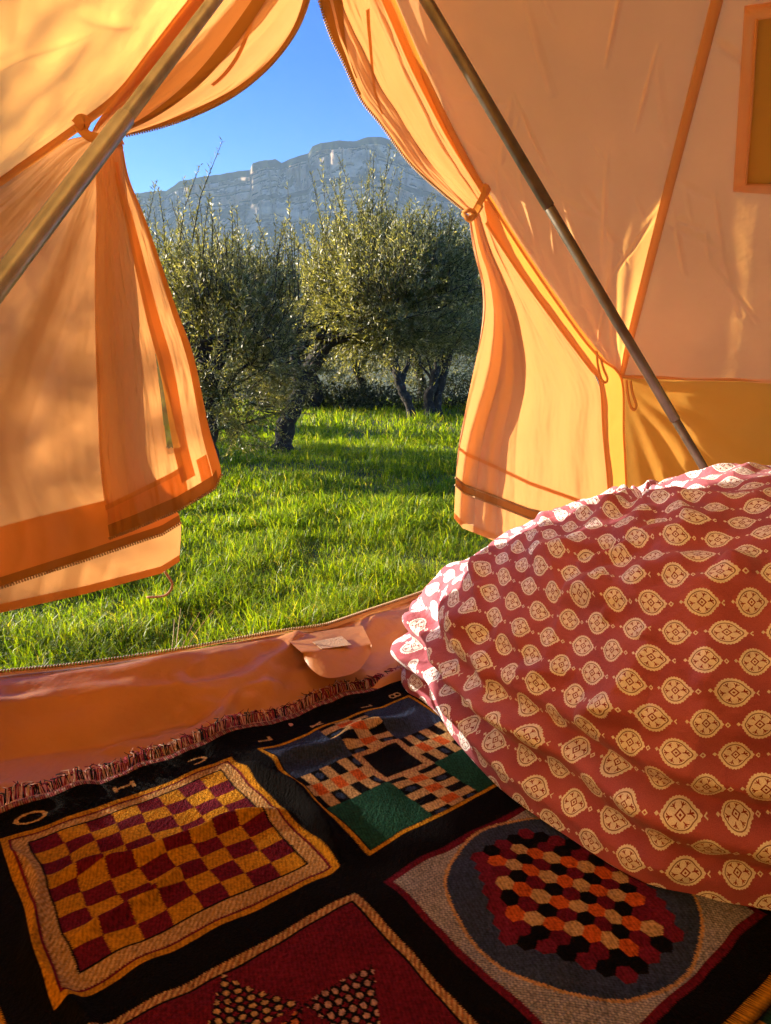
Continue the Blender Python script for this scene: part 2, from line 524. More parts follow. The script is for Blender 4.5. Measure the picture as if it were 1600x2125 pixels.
# roof gores beside the door: seam curve -> line from the top of the tent to the wall corner
for side, cv, corner, ns, nk in (('r', SEAM_R, CR, 430, 300), ('l', SEAM_L, CL, 260, 200)):
    s = np.linspace(0, 1, ns)[:, None]; k = np.linspace(0, 1, nk)[None, :]
    S = seam_pts(cv, s[:, 0])[:, None, :]
    # slack: pair rows by height so that the ruled strip stays even
    hfrac = np.clip((S[:, 0, 2] - corner[2]) / (APEX[2] - corner[2]), 0, 1)
    Lp = corner + (TOP - corner) * hfrac[:, None]
    P = S * (1 - k[..., None]) + Lp[:, None, :] * k[..., None]
    nrm = np.cross(TOP - corner, APEX - corner); nrm /= np.linalg.norm(nrm)
    if nrm[2] < 0: nrm = -nrm
    edge = (4 * k * (1 - k))[..., None]
    dep = -0.03 * edge[..., 0] + roof_wr(P, 1.2, 3 if side == 'r' else 9) * edge[..., 0]
    # tension ridges fanning from the lower corner
    dist = np.linalg.norm(P - corner, axis=-1)
    ang = k * np.ones_like(dist)
    dep += 0.006 * np.sin(ang * 26 + 2.2 * pn(p3(ang * 3, dist * 1.5), 8)) * sstep(1.7, 0.5, dist) * sstep(0.05, 0.35, dist) * edge[..., 0]
    dep = creases(P, dep, 44 if side == 'r' else 24, 5 if side == 'r' else 6, np.array([-0.25, 0.1, 1.0]), edge=sstep(0, 0.1, k) * sstep(1, 0.93, k))
    P = P + nrm * dep[..., None]
    grid_obj('roof_panel', P, M_ROOF, tent)

# remaining gores and side walls round the ring
a0 = math.atan2(CR[1] - TC[1], CR[0] - TC[0]); a1 = math.atan2(CL[1] - TC[1], CL[0] - TC[0]) - 2 * math.pi
ringr = np.linalg.norm((CR - TC)[:2])
ring = [CR]
for i in range(1, 7):
    a = a0 + (a1 - a0) * i / 7
    ring.append(np.array([TC[0] + ringr * math.cos(a), TC[1] + ringr * math.sin(a), 0.83]))
ring.append(CL)
def foot(p, out=0.06):
    q = p - TC; q[2] = 0; d = q / np.linalg.norm(q)
    f = p + d * out; f[2] = -0.02
    return f
ring_foot = [foot(p.copy()) for p in ring]
ring_foot[0] = on_z(1306, 1070, -0.02) * 0 + np.array([1.10, 3.0, -0.02])
for i in range(7):
    A, B = ring[i], ring[i + 1]
    fine = i in (0, 6)
    n1_, n2_ = ((360, 300) if i == 0 else (80, 60)) if fine else (24, 16)
    t = np.linspace(0, 1, n1_)[:, None]; k = np.linspace(0, 1, n2_)[None, :]
    low = A + (B - A) * k[..., None]
    P = low * (1 - t[..., None]) + TOP * t[..., None]
    nrm = np.cross(B - A, TOP - A); nrm /= np.linalg.norm(nrm)
    if nrm[2] < 0: nrm = -nrm
    e = (4 * k * (1 - k)) * (1 - t)
    dep = (-0.012 if i == 0 else -0.05) * e + roof_wr(P, 0.8, 13 + i) * e
    d0 = np.linalg.norm(P - A, axis=-1)
    dep += 0.006 * np.sin(k * 30 + 3 * pn(p3(k * 4, d0 * 1.2), 6)) * e * sstep(2.0, 0.6, d0)
    if i == 0:
        dep = creases(P, dep, 54, 15, np.array([-0.1, 0.1, 1.0]), edge=sstep(0, 0.06, k) * sstep(0.0, 0.03, t))
    P = P + nrm * dep[..., None]
    F = grid_faces(*P.shape[:2])
    if i == 0:      # opening behind the covered window
        d_ = P.reshape(-1, 3) - EYE; fw = d_[:, 1] * CP - d_[:, 2] * SP
        qq = np.stack([PW / 2 + FPX * d_[:, 0] / fw, PH / 2 - FPX * (d_[:, 1] * SP + d_[:, 2] * CP) / fw], -1)[F].mean(1)
        F = F[~((qq[:, 0] > 1556) & (qq[:, 0] < 1870) & (qq[:, 1] > 25) & (qq[:, 1] < 385))]
    mesh_obj('roof_panel', P, F, M_ROOF, tent)
    # side wall below
    t = np.linspace(0, 1, 60 if fine else 8)[:, None]
    top = A + (B - A) * k[..., None]; bot = ring_foot[i] + (ring_foot[i + 1] - ring_foot[i]) * k[..., None]
    P = top * (1 - t[..., None]) + bot * t[..., None]
    out_ = np.array([(A + B)[0] / 2 - TC[0], (A + B)[1] / 2 - TC[1], 0]); out_ /= np.linalg.norm(out_)
    sag = 0.035 * np.sin(t * math.pi) * np.sin(np.clip(k * 1.0, 0, 1) * math.pi)
    rad = np.sin(np.arctan2(t * 0.85, k * 1.5 + 0.02) * 22 + 3 * pn(p3(k * 5, t * 3), 7))
    wr = 0.010 * rad * sstep(0.0, 0.12, k) * sstep(0.9, 0.3, k) * (0.3 + 0.7 * t)
    P = P + out_ * (sag + wr + 0.012 * fbm(P * 3, 2, 19))[..., None]
    grid_obj('wall_panel', P, M_WALL, tent)

def tape(name, pts, width, inward, mat, thick=0.004, parent=tent):
    """flat webbing along a 3D line, lying across `inward`, with real thickness"""
    P = np.array(pts, float); T = np.gradient(P, axis=0); T /= np.linalg.norm(T, axis=1)[:, None]
    N = np.broadcast_to(np.asarray(inward, float), P.shape); N = N / np.linalg.norm(N, axis=1)[:, None]
    W = np.cross(T, N); W /= np.linalg.norm(W, axis=1)[:, None]
    Q = np.stack([P - W * width / 2, P - W * width * 0.42 + N * thick, P + W * width * 0.42 + N * thick, P + W * width / 2], 1)
    return grid_obj(name, Q, mat, parent)

def tent_in(P):
    q = (TC + np.array([0, 0, 1.0])) - P
    return q / np.linalg.norm(q, axis=-1)[..., None]

# ridge seams from the top to the wall corners, eave seams along the wall tops
for i, c in enumerate(ring):
    L = np.linspace(0.0, 1, 40)[:, None]
    P = c + (TOP - c) * L
    P = P + tent_in(P) * 0.006 
    tape('seam_tape', P, 0.03, tent_in(P), M_TAPE, 0.007)
for i in range(7):
    L = np.linspace(0, 1, 40)[:, None]
    P = ring[i] + (ring[i + 1] - ring[i]) * L
    P = P + tent_in(P) * 0.012
    tape('eave_seam', P, 0.014, tent_in(P), M_TAPE, 0.004)
for cv in (SEAM_R, SEAM_L):
    t = np.linspace(0.02, 1, 120)
    P = seam_pts(cv, t, -0.012)
    tape('door_seam', P, 0.022, tent_in(P), M_TAPE, 0.005)

# covered window on the right-hand gore
A, B = ring[0], ring[1]
wnrm = np.cross(B - A, TOP - A); wnrm /= np.linalg.norm(wnrm)
if wnrm[2] > 0: wnrm = -wnrm
wk = A @ wnrm
def on_gore(u, v, lift): return on_plane(np.asarray(u, float), np.asarray(v, float), wnrm, wk + lift)
def quad_patch(name, c4, mat, parent, lift, n=40, wob=0.002, seed=0):
    a, b_, c, d = [np.array(x, float) for x in c4]
    t = np.linspace(0, 1, n)[:, None, None]; k = np.linspace(0, 1, n)[None, :, None]
    q = (a * (1 - k) + b_ * k) * (1 - t) + (d * (1 - k) + c * k) * t
    P = on_gore(q[..., 0], q[..., 1], lift)
    P = P + wnrm * (wob * fbm(P * 14, 2, seed))[..., None]
    return grid_obj(name, P, mat, parent)
wcorn = [(1545, 12), (1900, -40), (1900, 425), (1521, 398)]
win = quad_patch('window', [(1566, 38), (1866, -4), (1866, 390), (1543, 387)], M_WIN, tent, 0.020)
def wframe(lift, inset):
    a, b_, c, d = [np.array(x, float) for x in wcorn]
    cen = (a + b_ + c + d) / 4
    inn = [(1571, 42), (1860, 0), (1860, 385), (1548, 383)]
    out_l = [a, b_, c, d]
    V = []; F = []
    for o_, i_ in zip(out_l, inn):
        V.append(on_gore(o_[0], o_[1], lift)); V.append(on_gore(i_[0], i_[1], lift + 0.002)); V.append(on_gore(o_[0], o_[1], lift - 0.012))
    for j in range(4):
        j2 = (j + 1) % 4
        F += [(3 * j, 3 * j2, 3 * j2 + 1, 3 * j + 1), (3 * j, 3 * j + 2, 3 * j2 + 2, 3 * j2)]
    return np.array(V), F
v_, f_ = wframe(0.0225, 0)
mesh_obj('window_frame', v_, f_, M_HEM, win, smooth=False)
pt = [on_gore(u, v, 0.028) for u, v in ((1571, 42), (1560, 210), (1548, 383), (1700, 384), (1860, 385))]
v_, f_ = tube(pt, 0.0035, 6); mesh_obj('piping', v_, f_, M_TAPE, win)

# ---------------------------------------------------------------- door flaps
class Flap:
    def __init__(s, free, fixed, bottom, fold, base=-0.01):
        s.free = curve(free); s.fixed = curve(fixed); s.bottom = knots(bottom) if bottom else None
        s.fold = fold; s.base = base
    def px(s, r, c):
        a = s.free(r); b = s.fixed(r)
        q = a + (b - a) * c[..., None]
        if s.bottom is not None:
            e = s.bottom(c) - (s.free(np.ones_like(c)) * (1 - c[..., None]) + s.fixed(np.ones_like(c)) * c[..., None])
            q = q + e * (r ** 3)[..., None]
        return q
    def at(s, r, c, lift=0.0):
        r, c = np.broadcast_arrays(np.asarray(r, float), np.asarray(c, float))
        q = s.px(r, c)
        pk = 0.007 * fbm(p3(c * 11, r * 6), 3, 211) + 0.006 * (0.2 - np.abs(pn(p3(c * 16 + 2 * r, r * 9), 213))) * (0.4 + sstep(0.7, 1.0, r))
        return on_door(q[..., 0], q[..., 1], s.base + s.fold(r, c) + pk * sstep(0.0, 0.12, r) - lift)
    def mesh(s, name, mat, parent, nr=160, nc=140, hole=None):
        r = np.linspace(0, 1, nr)[:, None]; c = np.linspace(0, 1, nc)[None, :]
        P = s.at(r, c)
        F = grid_faces(nr, nc)
        if hole is not None:
            q = s.px(*np.broadcast_arrays(r, c)).reshape(-1, 2)
            m_ = hole(q[F].mean(1)); F = F[~m_]
        return mesh_obj(name, P, F, mat, parent)
    def band(s, name, r0, r1, c0, c1, mat, parent, lift=0.004, n=100, k=5):
        """strip between r0(c) and r1(c) over c0..c1, or along r when c0/c1 are functions"""
        if callable(c0):
            r = np.linspace(r0, r1, n)[:, None]; t = np.linspace(0, 1, k)[None, :]
            c = c0(r) * (1 - t) + c1(r) * t
        else:
            c = np.linspace(c0, c1, n)[:, None]; t = np.linspace(0, 1, k)[None, :]
            r = (r0(c) if callable(r0) else r0) * (1 - t) + (r1(c) if callable(r1) else r1) * t
        r, c = np.broadcast_arrays(r, c)
        return grid_obj(name, s.at(r, c, lift), mat, parent)
    def line(s, r, c, lift=0.0):
        return s.at(np.asarray(r, float), np.asarray(c, float), lift)

def resample(P, step):
    L = np.concatenate([[0], np.cumsum(np.linalg.norm(np.diff(P, axis=0), axis=1))])
    t = np.arange(0, L[-1], step)
    return np.stack([np.interp(t, L, P[:, k]) for k in range(3)], -1)

def teeth(name, line, step, w, up, parent, h=0.003):
    P = resample(np.asarray(line), step)
    T = np.gradient(P, axis=0); T /= np.linalg.norm(T, axis=1)[:, None]
    N = np.broadcast_to(np.asarray(up, float), P.shape)
    W = np.cross(T, N); W /= np.linalg.norm(W, axis=1)[:, None]
    N = np.cross(W, T)
    v, f = boxes(P, T, W, N, step * 0.30, w / 2, h)
    return tag(mesh_obj(name, v, f, M_TEETH, parent, smooth=False), kind='stuff')

def pleats(c, r, n, seed, sharp=1.0):
    x = c * n + 0.35 * np.sin(r * 3.1 + seed)
    a = pn(p3(x, r * 0.6 + seed), seed) * 1.5
    b = np.abs(pn(p3(x * 1.9 + 4, r * 0.8), seed + 1)) - 0.2
    return a + sharp * b

# --- right flap, upper part: from the apex down to the tie
def f_ru(r, c):
    k = sstep(0, 0.25, r) * (1 - 0.65 * sstep(0.8, 1.0, r))
    return 0.075 * pleats(c, r, 2.6, 3, 0.7) * k - 0.02 * k
flap_r = empty('door_flap', (0, 0, 0)); flap_r.parent = tent; flap_r.location = on_door(985, 440) - TC
RU = Flap([(668, -292), (656, -140), (657, -30), (668, 20), (688, 80), (710, 125), (748, 205), (790, 258), (850, 338), (915, 398), (974, 446)],
          [(674, -296), (745, -135), (812, 5), (872, 145), (935, 275), (1003, 396)], None, f_ru)
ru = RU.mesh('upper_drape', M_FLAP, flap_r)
RU.band('zip_tape', 0.02, 0.60, lambda r: 0.02 + 0 * r, lambda r: 0.17 - 0.12 * sstep(0.3, 0.6, r), M_ZIPT, flap_r, 0.004)
RU.band('zip_tape', 0.02, 0.56, lambda r: 0.22 + 0 * r - 0.12 * sstep(0.3, 0.56, r), lambda r: 0.40 - 0.32 * sstep(0.3, 0.56, r), M_ZIPT, flap_r, 0.005)
RU.band('seam_band', 0.42, 0.67, lambda r: 0.66 - 0.57 * (r - 0.40) / 0.28, lambda r: 0.72 - 0.60 * (r - 0.40) / 0.28, M_TAPE, flap_r, 0.004)
RU.band('hem_strip', 0.05, 0.99, lambda r: 0.88 + 0 * r, lambda r: 1.0 + 0 * r, M_HEM, flap_r, 0.006)
rr = np.linspace(0.02, 0.99, 260)
teeth('zipper_teeth', RU.line(rr, 0 * rr, 0.002), 0.0065, 0.007, DN, flap_r)

# --- right flap, lower part: tie -> hem
def f_rl(r, c):
    k = 0.25 + 0.75 * sstep(0, 0.5, r)
    edge = sstep(1.0, 0.8, c)
    roll = -0.10 * np.exp(-(c / 0.16) ** 2) * sstep(0.0, 0.2, r)      # free edge bellies towards the light
    return (0.115 * pleats(c ** 0.7, r, 2.9, 5, 0.7) * edge + roll * 0.6) * k - 0.03 * edge
RL = Flap([(972, 448), (983, 520), (1001, 600), (998, 690), (970, 830), (950, 940), (942, 1075)],
          [(1003, 412), (1060, 535), (1150, 662), (1240, 792), (1250, 900), (1262, 1010), (1268, 1180)],
          [(0, 942, 1075), (0.06, 960, 1096), (0.22, 1015, 1118), (0.5, 1095, 1150), (1, 1268, 1180)], f_rl)
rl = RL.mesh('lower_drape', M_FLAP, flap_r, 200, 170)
RL.band('hem_band', lambda c: 0.765 + 0.09 * c, lambda c: 0.775 + 0.09 * c, 0, 1, M_TAPE, flap_r, 0.004)
RL.band('zip_tape', lambda c: 0.865 + 0.03 * c, lambda c: 0.895 + 0.03 * c, 0, 1, M_ZIPT, flap_r, 0.005)
cc = np.linspace(0, 1, 300)
teeth('zipper_teeth', RL.line(0.868 + 0.03 * cc, cc, 0.007), 0.0065, 0.007, DN, flap_r)
teeth('zipper_teeth', RL.line(0.892 + 0.03 * cc, cc, 0.007), 0.0065, 0.007, DN, flap_r)
RL.band('bottom_hem', lambda c: 0.982 + 0 * c, lambda c: 1.0 + 0 * c, 0, 1, M_TAPE, flap_r, 0.004)
# flat reinforcement strip between flap and roof seam
so = curve([(1003, 398), (1100, 547), (1200, 690), (1245, 743), (1289, 785), (1294, 900), (1299, 1000), (1304, 1150)])
si = curve([(1008, 462), (1080, 570), (1160, 680), (1222, 762), (1245, 796), (1252, 900), (1262, 1010), (1270, 1150)])
t = np.linspace(0, 1, 120)
a, b_ = so(t), si(t)
k = np.linspace(0, 1, 6)[None, :, None]
q = a[:, None] * (1 - k) + b_[:, None] * k
strip = grid_obj('reinforcing_strip', on_door(q[..., 0], q[..., 1], -0.03 + 0.006 * fbm(p3(q[..., 0] * 0.02, q[..., 1] * 0.02), 2)), M_HEM, tent)
for cv in (so, si):
    q = cv(t); P = on_door(q[:, 0], q[:, 1], -0.036)
    tape('edge_tape', P, 0.010, -DN, M_TAPE, 0.003, parent=strip)

# --- left flap, upper part
def f_lu(r, c):
    k = sstep(0, 0.25, r) * (1 - 0.6 * sstep(0.85, 1.0, r))
    return 0.08 * pleats(c, r, 2.6, 9, 0.8) * k - 0.03 * k
flap_l = empty('door_flap', (0, 0, 0)); flap_l.parent = tent; flap_l.location = on_door(235, 290) - TC
LU = Flap([(668, -292), (652, -140), (646, -30), (630, 32), (600, 88), (552, 145), (490, 195), (420, 232), (340, 262), (252, 284)],
          [(670, -298), (560, -188), (480, -96), (395, 2), (310, 112), (240, 203), (205, 248), (190, 275)], None, f_lu, base=-0.015)
LU.mesh('upper_drape', M_FLAP, flap_l)
LU.band('zip_tape', 0.02, 0.97, lambda r: 0.0 + 0 * r, lambda r: 0.07 + 0.03 * np.sin(r * 9), M_ZIPT, flap_l, 0.004)
LU.band('zip_tape', 0.30, 0.995, lambda r: 0.30 + 0.12 * np.sin(r * 4) , lambda r: 0.42 + 0.12 * np.sin(r * 4), M_ZIPT, flap_l, 0.005)
LU.band('seam_band', 0.28, 0.7, lambda r: 0.72 - 0.5 * sstep(0.2, 0.7, r), lambda r: 0.76 - 0.5 * sstep(0.2, 0.7, r), M_TAPE, flap_l, 0.004)
LU.band('hem_strip', 0.05, 0.99, lambda r: 0.86 + 0 * r, lambda r: 1.0 + 0 * r, M_HEM, flap_l, 0.006)
teeth('zipper_teeth', LU.line(rr, 0 * rr, 0.002), 0.0065, 0.007, DN, flap_l)

# --- left flap, lower part: an outer sheet with the skirt, and the inner leaf in front of it
def f_lb(r, c):
    k = 0.2 + 0.8 * sstep(0, 0.6, r)
    return (0.10 * pleats(c, r, 5.0, 13, 0.6)) * k * sstep(0, 0.35, c + 0.02) - 0.0
LB = Flap([(246, 300), (240, 420), (236, 560), (236, 700), (242, 850), (262, 975), (366, 1056), (373, 1165)],
          [(185, 280), (120, 300), (0, 385), (-250, 555), (-560, 780), (-600, 1000), (-640, 1340)],
          [(0, 373, 1165), (0.04, 335, 1190), (0.19, 180, 1232), (0.37, 0, 1272), (1, -640, 1340)], f_lb, base=0.0)
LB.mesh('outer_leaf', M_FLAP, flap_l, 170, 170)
z0 = lambda c: 0.895 + 0.12 * c
LB.band('hem_panel', lambda c: 0.80 + 0.14 * c, z0, 0.0, 0.75, M_HEM, flap_l, 0.003, k=12)
LB.band('zip_tape', z0, lambda c: z0(c) + 0.016, 0.0, 0.75, M_ZIPT, flap_l, 0.006)
cc = np.linspace(0, 0.7, 500)
teeth('zipper_teeth', LB.line(z0(cc) + 0.018, cc, 0.007), 0.007, 0.008, DN, flap_l)
LB.band('bottom_hem', lambda c: 0.985 + 0 * c, lambda c: 1.0 + 0 * c, 0, 0.8, M_TAPE, flap_l, 0.004)

def f_la(r, c):
    k = 0.25 + 0.75 * sstep(0, 0.5, r)
    return (0.055 * pleats(c, r, 3.0, 17, 0.6)) * k - 0.035 * k + 0.03 * sstep(0.75, 1.0, c) * k
LA = Flap([(254, 300), (268, 370), (300, 450), (332, 540), (366, 640), (402, 740), (432, 880), (454, 955), (460, 986)],
          [(196, 298), (200, 420), (197, 560), (198, 700), (203, 850), (210, 985), (228, 1118)],
          [(0, 460, 986), (0.06, 446, 1014), (0.35, 370, 1060), (0.7, 285, 1096), (1, 228, 1118)], f_la, base=-0.015)
tri = np.array([(322, 730), (372, 928), (346, 930)], float)
def in_tri(q):
    s = []
    for i in range(3):
        a, b_ = tri[i], tri[(i + 1) % 3]
        s.append((b_[0] - a[0]) * (q[:, 1] - a[1]) - (b_[1] - a[1]) * (q[:, 0] - a[0]))
    s = np.stack(s)
    return (s >= 0).all(0) | (s <= 0).all(0)
LA.mesh('inner_leaf', M_FLAP, flap_l, 240, 200, hole=in_tri)
# insect mesh showing in the gap
m, nt, out = mat_new('insect_mesh')
tr = nd(nt, 'ShaderNodeBsdfTransparent'); di = nd(nt, 'ShaderNodeBsdfDiffuse'); di.inputs[0].default_value = (0.35, 0.33, 0.30, 1)
mx = nd(nt, 'ShaderNodeMixShader'); mx.inputs[0].default_value = 0.55
nt.links.new(tr.outputs[0], mx.inputs[1]); nt.links.new(di.outputs[0], mx.inputs[2]); nt.links.new(mx.outputs[0], out.inputs[0])
mq = np.array([(318, 715), (385, 935), (338, 940)], float)
mesh_obj('insect_mesh', on_door(mq[:, 0], mq[:, 1], -0.05), [(0, 1, 2)], m, flap_l, smooth=False)
LA.band('zip_tape', 0.02, 1.0, lambda r: 0 * r, lambda r: 0.06 + 0 * r, M_TAPE, flap_l, 0.004)
LA.band('edge_seam', 0.08, 0.94, lambda r: 0.36 - 0.12 * r, lambda r: 0.42 - 0.135 * r, M_TAPE, flap_l, 0.004)
LA.band('edge_band', 0.05, 0.94, lambda r: 0.24 - 0.06 * r, lambda r: 0.36 - 0.12 * r, M_HEM, flap_l, 0.003)
hb = lambda c: 0.895 + 0.02 * c
LA.band('hem_seam', hb, lambda c: hb(c) + 0.013, 0.26, 1.0, M_TAPE, flap_l, 0.005)
LA.band('hem_panel', lambda c: hb(c) + 0.013, lambda c: 0.965 + 0 * c, 0.26, 1.0, M_HEM, flap_l, 0.003, k=10)
LA.band('zip_tape', lambda c: 0.965 + 0 * c, lambda c: 0.998 + 0 * c, 0.03, 1.0, M_ZIPT, flap_l, 0.005)
cc = np.linspace(0.0, 1, 400)
teeth('zipper_teeth', LA.line(0.999 + 0 * cc, cc, 0.004), 0.007, 0.008, DN, flap_l)
LA.band('corner_patch', lambda c: 0.905 + 0 * c, lambda c: 0.965 + 0 * c, 0.065, 0.15, M_HEM, flap_l, 0.006)

# --- tie-backs and loops
def strap_obj(name, px, offs, w, parent, mat=M_STRAP):
    f = curve([(a, b_, o_) for (a, b_), o_ in zip(px, offs)])
    t = np.linspace(0, 1, 40); q = f(t)
    P = on_door(q[:, 0], q[:, 1], q[:, 2])
    return tape(name, P, w, -DN, mat, 0.004, parent)
strap_obj('tie_strap', [(160, 258), (185, 282), (225, 292), (252, 296)], [-.03, -.06, -.08, -.05], 0.026, flap_l)
strap_obj('tie_strap', [(252, 288), (240, 284), (222, 288)], [-.05, -.10, -.10], 0.030, flap_l)
strap_obj('toggle', [(158, 262), (172, 250), (186, 262)], [-.045, -.055, -.045], 0.030, flap_l, M_TAPE)
strap_obj('strap_tail', [(222, 288), (218, 304), (215, 312)], [-.10, -.11, -.10], 0.016, flap_l)
strap_obj('tie_strap', [(1008, 388), (1000, 412), (985, 440)], [-.03, -.09, -.12], 0.024, flap_r)
strap_obj('tie_strap', [(1006, 392), (994, 430), (978, 448)], [-.025, -.07, -.11], 0.018, flap_r)
strap_obj('toggle', [(1000, 386), (1008, 392), (1014, 402)], [-.04, -.05, -.04], 0.036, flap_r, M_TAPE)
kp = on_door(974, 447, -0.12)
a = np.linspace(0, 2 * np.pi, 24)
knot = np.stack([kp[0] + 0.016 * np.cos(a) + 0.006 * np.sin(2 * a), kp[1] + 0.008 * np.sin(3 * a), kp[2] + 0.014 * np.sin(a)], -1)
tube_obj('knot', knot, 0.0065, M_STRAP, flap_r, 8)
strap_obj('knot_ribbon', [(1000, 425), (980, 452), (966, 452), (958, 442)], [-.06, -.12, -.11, -.05], 0.020, flap_r)
def loop_obj(px, w, off):
    f = curve(px); q = f(np.linspace(0, 1, 50))
    P = on_door(q[:, 0], q[:, 1], off)
    tape('hanging_loop', P, w, -DN, M_STRAP, 0.003, tent)
loop_obj([(1238, 728), (1240, 755), (1247, 785), (1256, 794), (1260, 785), (1252, 765), (1246, 742)], 0.011, -0.07)
loop_obj([(1300, 788), (1302, 815), (1308, 842), (1316, 850), (1320, 840), (1312, 815), (1308, 790)], 0.013, -0.10)

# --- a bit of guy line at the flap's lower corner
g0 = on_door(342, 1186, 0.02)
gl = curve([g0, g0 + [0.01, 0.03, -0.05], g0 + [-0.02, 0.05, -0.09], g0 + [-0.08, 0.06, -0.10]])(np.linspace(0, 1, 16))
tube_obj('cord', gl, 0.004, M_ROPE, flap_l, 6)

# ---------------------------------------------------------------- groundsheet with its raised, zipped sill
LIPPX = [(-500, 1480), (-150, 1424), (0, 1399), (150, 1384), (300, 1363), (440, 1340), (560, 1317), (660, 1303), (690, 1296), (760, 1272), (860, 1238), (925, 1214), (1010, 1180), (1110, 1135), (1280, 1075)]
lipf = curve(LIPPX)
nc = 320
q = lipf(np.linspace(0, 1, nc))
lip = on_z(q[:, 0], q[:, 1], 0.115)
ea = lip @ DE; base_e = ea
bs = np.concatenate([[-0.05, -0.03, -0.012], np.linspace(0, 0.55, 90), np.linspace(0.6, 3.6, 26)])
lipd = lip @ DN
cen_e = TC @ DE; cen_d = TC @ DN
frac = np.linspace(-1, 1, nc)
Pg = np.zeros((len(bs), nc, 3))
for i, b_ in enumerate(bs):
    d = lipd - b_
    blend = float(sstep(0.45, 0.9, b_))
    wid = math.sqrt(max(0.05, (ringr + 0.02) ** 2 - (np.clip(DK - b_ - cen_d, -ringr + 0.1, ringr - 0.1)) ** 2))
    e = ea * (1 - blend) + (cen_e + frac * wid) * blend
    dd_ = d * (1 - blend) + (DK - b_) * blend
    if b_ < 0:
        z = 0.115 + b_ * 2.2 + 0 * e
        z = np.maximum(z, 0.0)
    else:
        z = 0.115 * (1 - sstep(-0.03, 0.34, b_)) + 0 * e
    xy = dd_[:, None] * DN[None] + e[:, None] * DE[None]
    w = float(sstep(0.0, 0.06, b_) * sstep(0.42, 0.22, b_))
    pp = p3(e * 2.0, np.full_like(e, b_ * 5.0))
    wr = 0.055 * fbm(pp, 3, 61) + 0.045 * (0.25 - np.abs(pn(p3(e * 2.6 + b_ * 3, b_ * 9 + 0 * e), 63)))
    wr = wr + 0.05 * np.clip(0.75 - 3.2 * np.abs(pn(p3(e * 3.1 + 0.8 * b_, b_ * 6.5 + 0.5 * e), 67)), 0, 1) * sstep(-0.1, 0.25, pn(p3(e * 1.7, b_ * 2 + 0 * e), 68))
    dent = 0.02 * np.sin((e * 1.5 - b_ * 5) * 6) * pn(p3(e * 1.2, b_ * 3 + 0 * e), 66)
    z = z + (wr + dent) * w * (0.5 + 0.5 * sstep(-0.2, 0.3, 0.9 - e))
    Pg[i] = xy; Pg[i, :, 2] = np.maximum(z, 0.0 if b_ < 0.5 else 0.0)
sub = Pg[8:70, 20:300]
ww_ = np.sin(np.linspace(0, math.pi, 62))[:, None]
cz = creases(sub, np.zeros(sub.shape[:2]), 26, 33, DE, amp=0.022, w=0.026, lo=0.05, hi=0.24, spread=0.7, edge=ww_)
Pg[8:70, 20:300, 2] -= cz
sheet = grid_obj('groundsheet', Pg, M_PVC, tent)
# sill zip: tape on the inside of the lip and the row of teeth along its edge
i0 = 3
T0 = Pg[i0] + np.array([0, 0, 0.006]); T1 = Pg[i0 + 3] + np.array([0, 0, 0.006]) - DN * 0.003
grid_obj('zip_tape', np.stack([T0, (T0 + T1) / 2 + np.array([0, 0, 0.002]), T1], 0), M_STRAP, sheet)
teeth('zipper_teeth', T0 + np.array([0, 0, 0.003]), 0.0075, 0.010, np.array([0, 0, 1.0]) , sheet, h=0.004)
# folded-over tab with its hook-and-loop patch
def tab_pt(u, v, lift):
    p = on_z(np.asarray(u, float), np.asarray(v, float), 0.10)
    return p + np.array([0, 0, lift])
tw = np.linspace(0, 1, 30)
tp = curve([(594, 1326), (672, 1309), (752, 1298)])(tw); fo = curve([(626, 1354), (664, 1349), (725, 1344), (771, 1337)])(tw)
bt = curve([(627, 1356), (634, 1372), (652, 1394), (684, 1407), (735, 1396), (762, 1368), (771, 1340)])(tw)
k = np.concatenate([np.linspace(0, 1, 8), np.linspace(1, 2, 12)[1:]])[:, None]
q = np.where(k[..., None] <= 1, tp[None] * (1 - k[..., None]) + fo[None] * k[..., None], fo[None] * (2 - k[..., None]) + bt[None] * (k[..., None] - 1))
zf = 0.122 + 0.004 * np.sin(tw * 6); zb = 0.122 - 0.040 * np.sin(tw * math.pi) ** 0.5
hz = np.where(k <= 1, 0.120 * (1 - k) + zf[None] * k, zf[None] * (2 - k) + zb[None] * (k - 1))
d = ray(q[..., 0], q[..., 1]); tt = (hz - EYE[2]) / d[..., 2]
TP = EYE + d * tt[..., None]
TP = np.stack([TP - DN * 0.0, TP + np.array([0, 0, -0.003])], 0)
tabo = grid_obj('sill_tab', TP[0], M_PVC, sheet)
vel = np.array([(649, 1332), (709, 1320), (729, 1338), (667, 1346)], float)
d = ray(vel[:, 0], vel[:, 1]); tt = (np.array([.1265, .1265, .1290, .1290]) - EYE[2]) / d[:, 2]
VP = EYE + d * tt[:, None]
VP = np.vstack([VP, VP - [0, 0, 0.0018]])
mesh_obj('velcro_patch', VP, [(0, 1, 2, 3), (4, 7, 6, 5), (0, 4, 5, 1), (1, 5, 6, 2), (2, 6, 7, 3), (3, 7, 4, 0)], M_VELCRO, tabo, smooth=False)

# ================================================================== TENT POLES
def pole(label, top, low, secs):
    d = low - top; L = np.linalg.norm(d); d /= L
    ft = top + d * ((0.0 - top[2]) / d[2])
    L = np.linalg.norm(ft - top)
    o = tag(empty('tent_pole', ft), label, 'pole', 'telescopic poles of the door frame')
    for f0, f1, r, mt in secs:
        p = [top + d * L * f0, top + d * L * f1]
        tube_obj('tube', np.array([p[0], p[0] + d * 0.002, p[1] - d * 0.002, p[1]]), [r * 0.93, r, r, r * 0.93], mt, o, 24)
    return o, d, L
topP = on_y(678, -307, 2.12)
lowL = on_y(0, 587, 1.02)
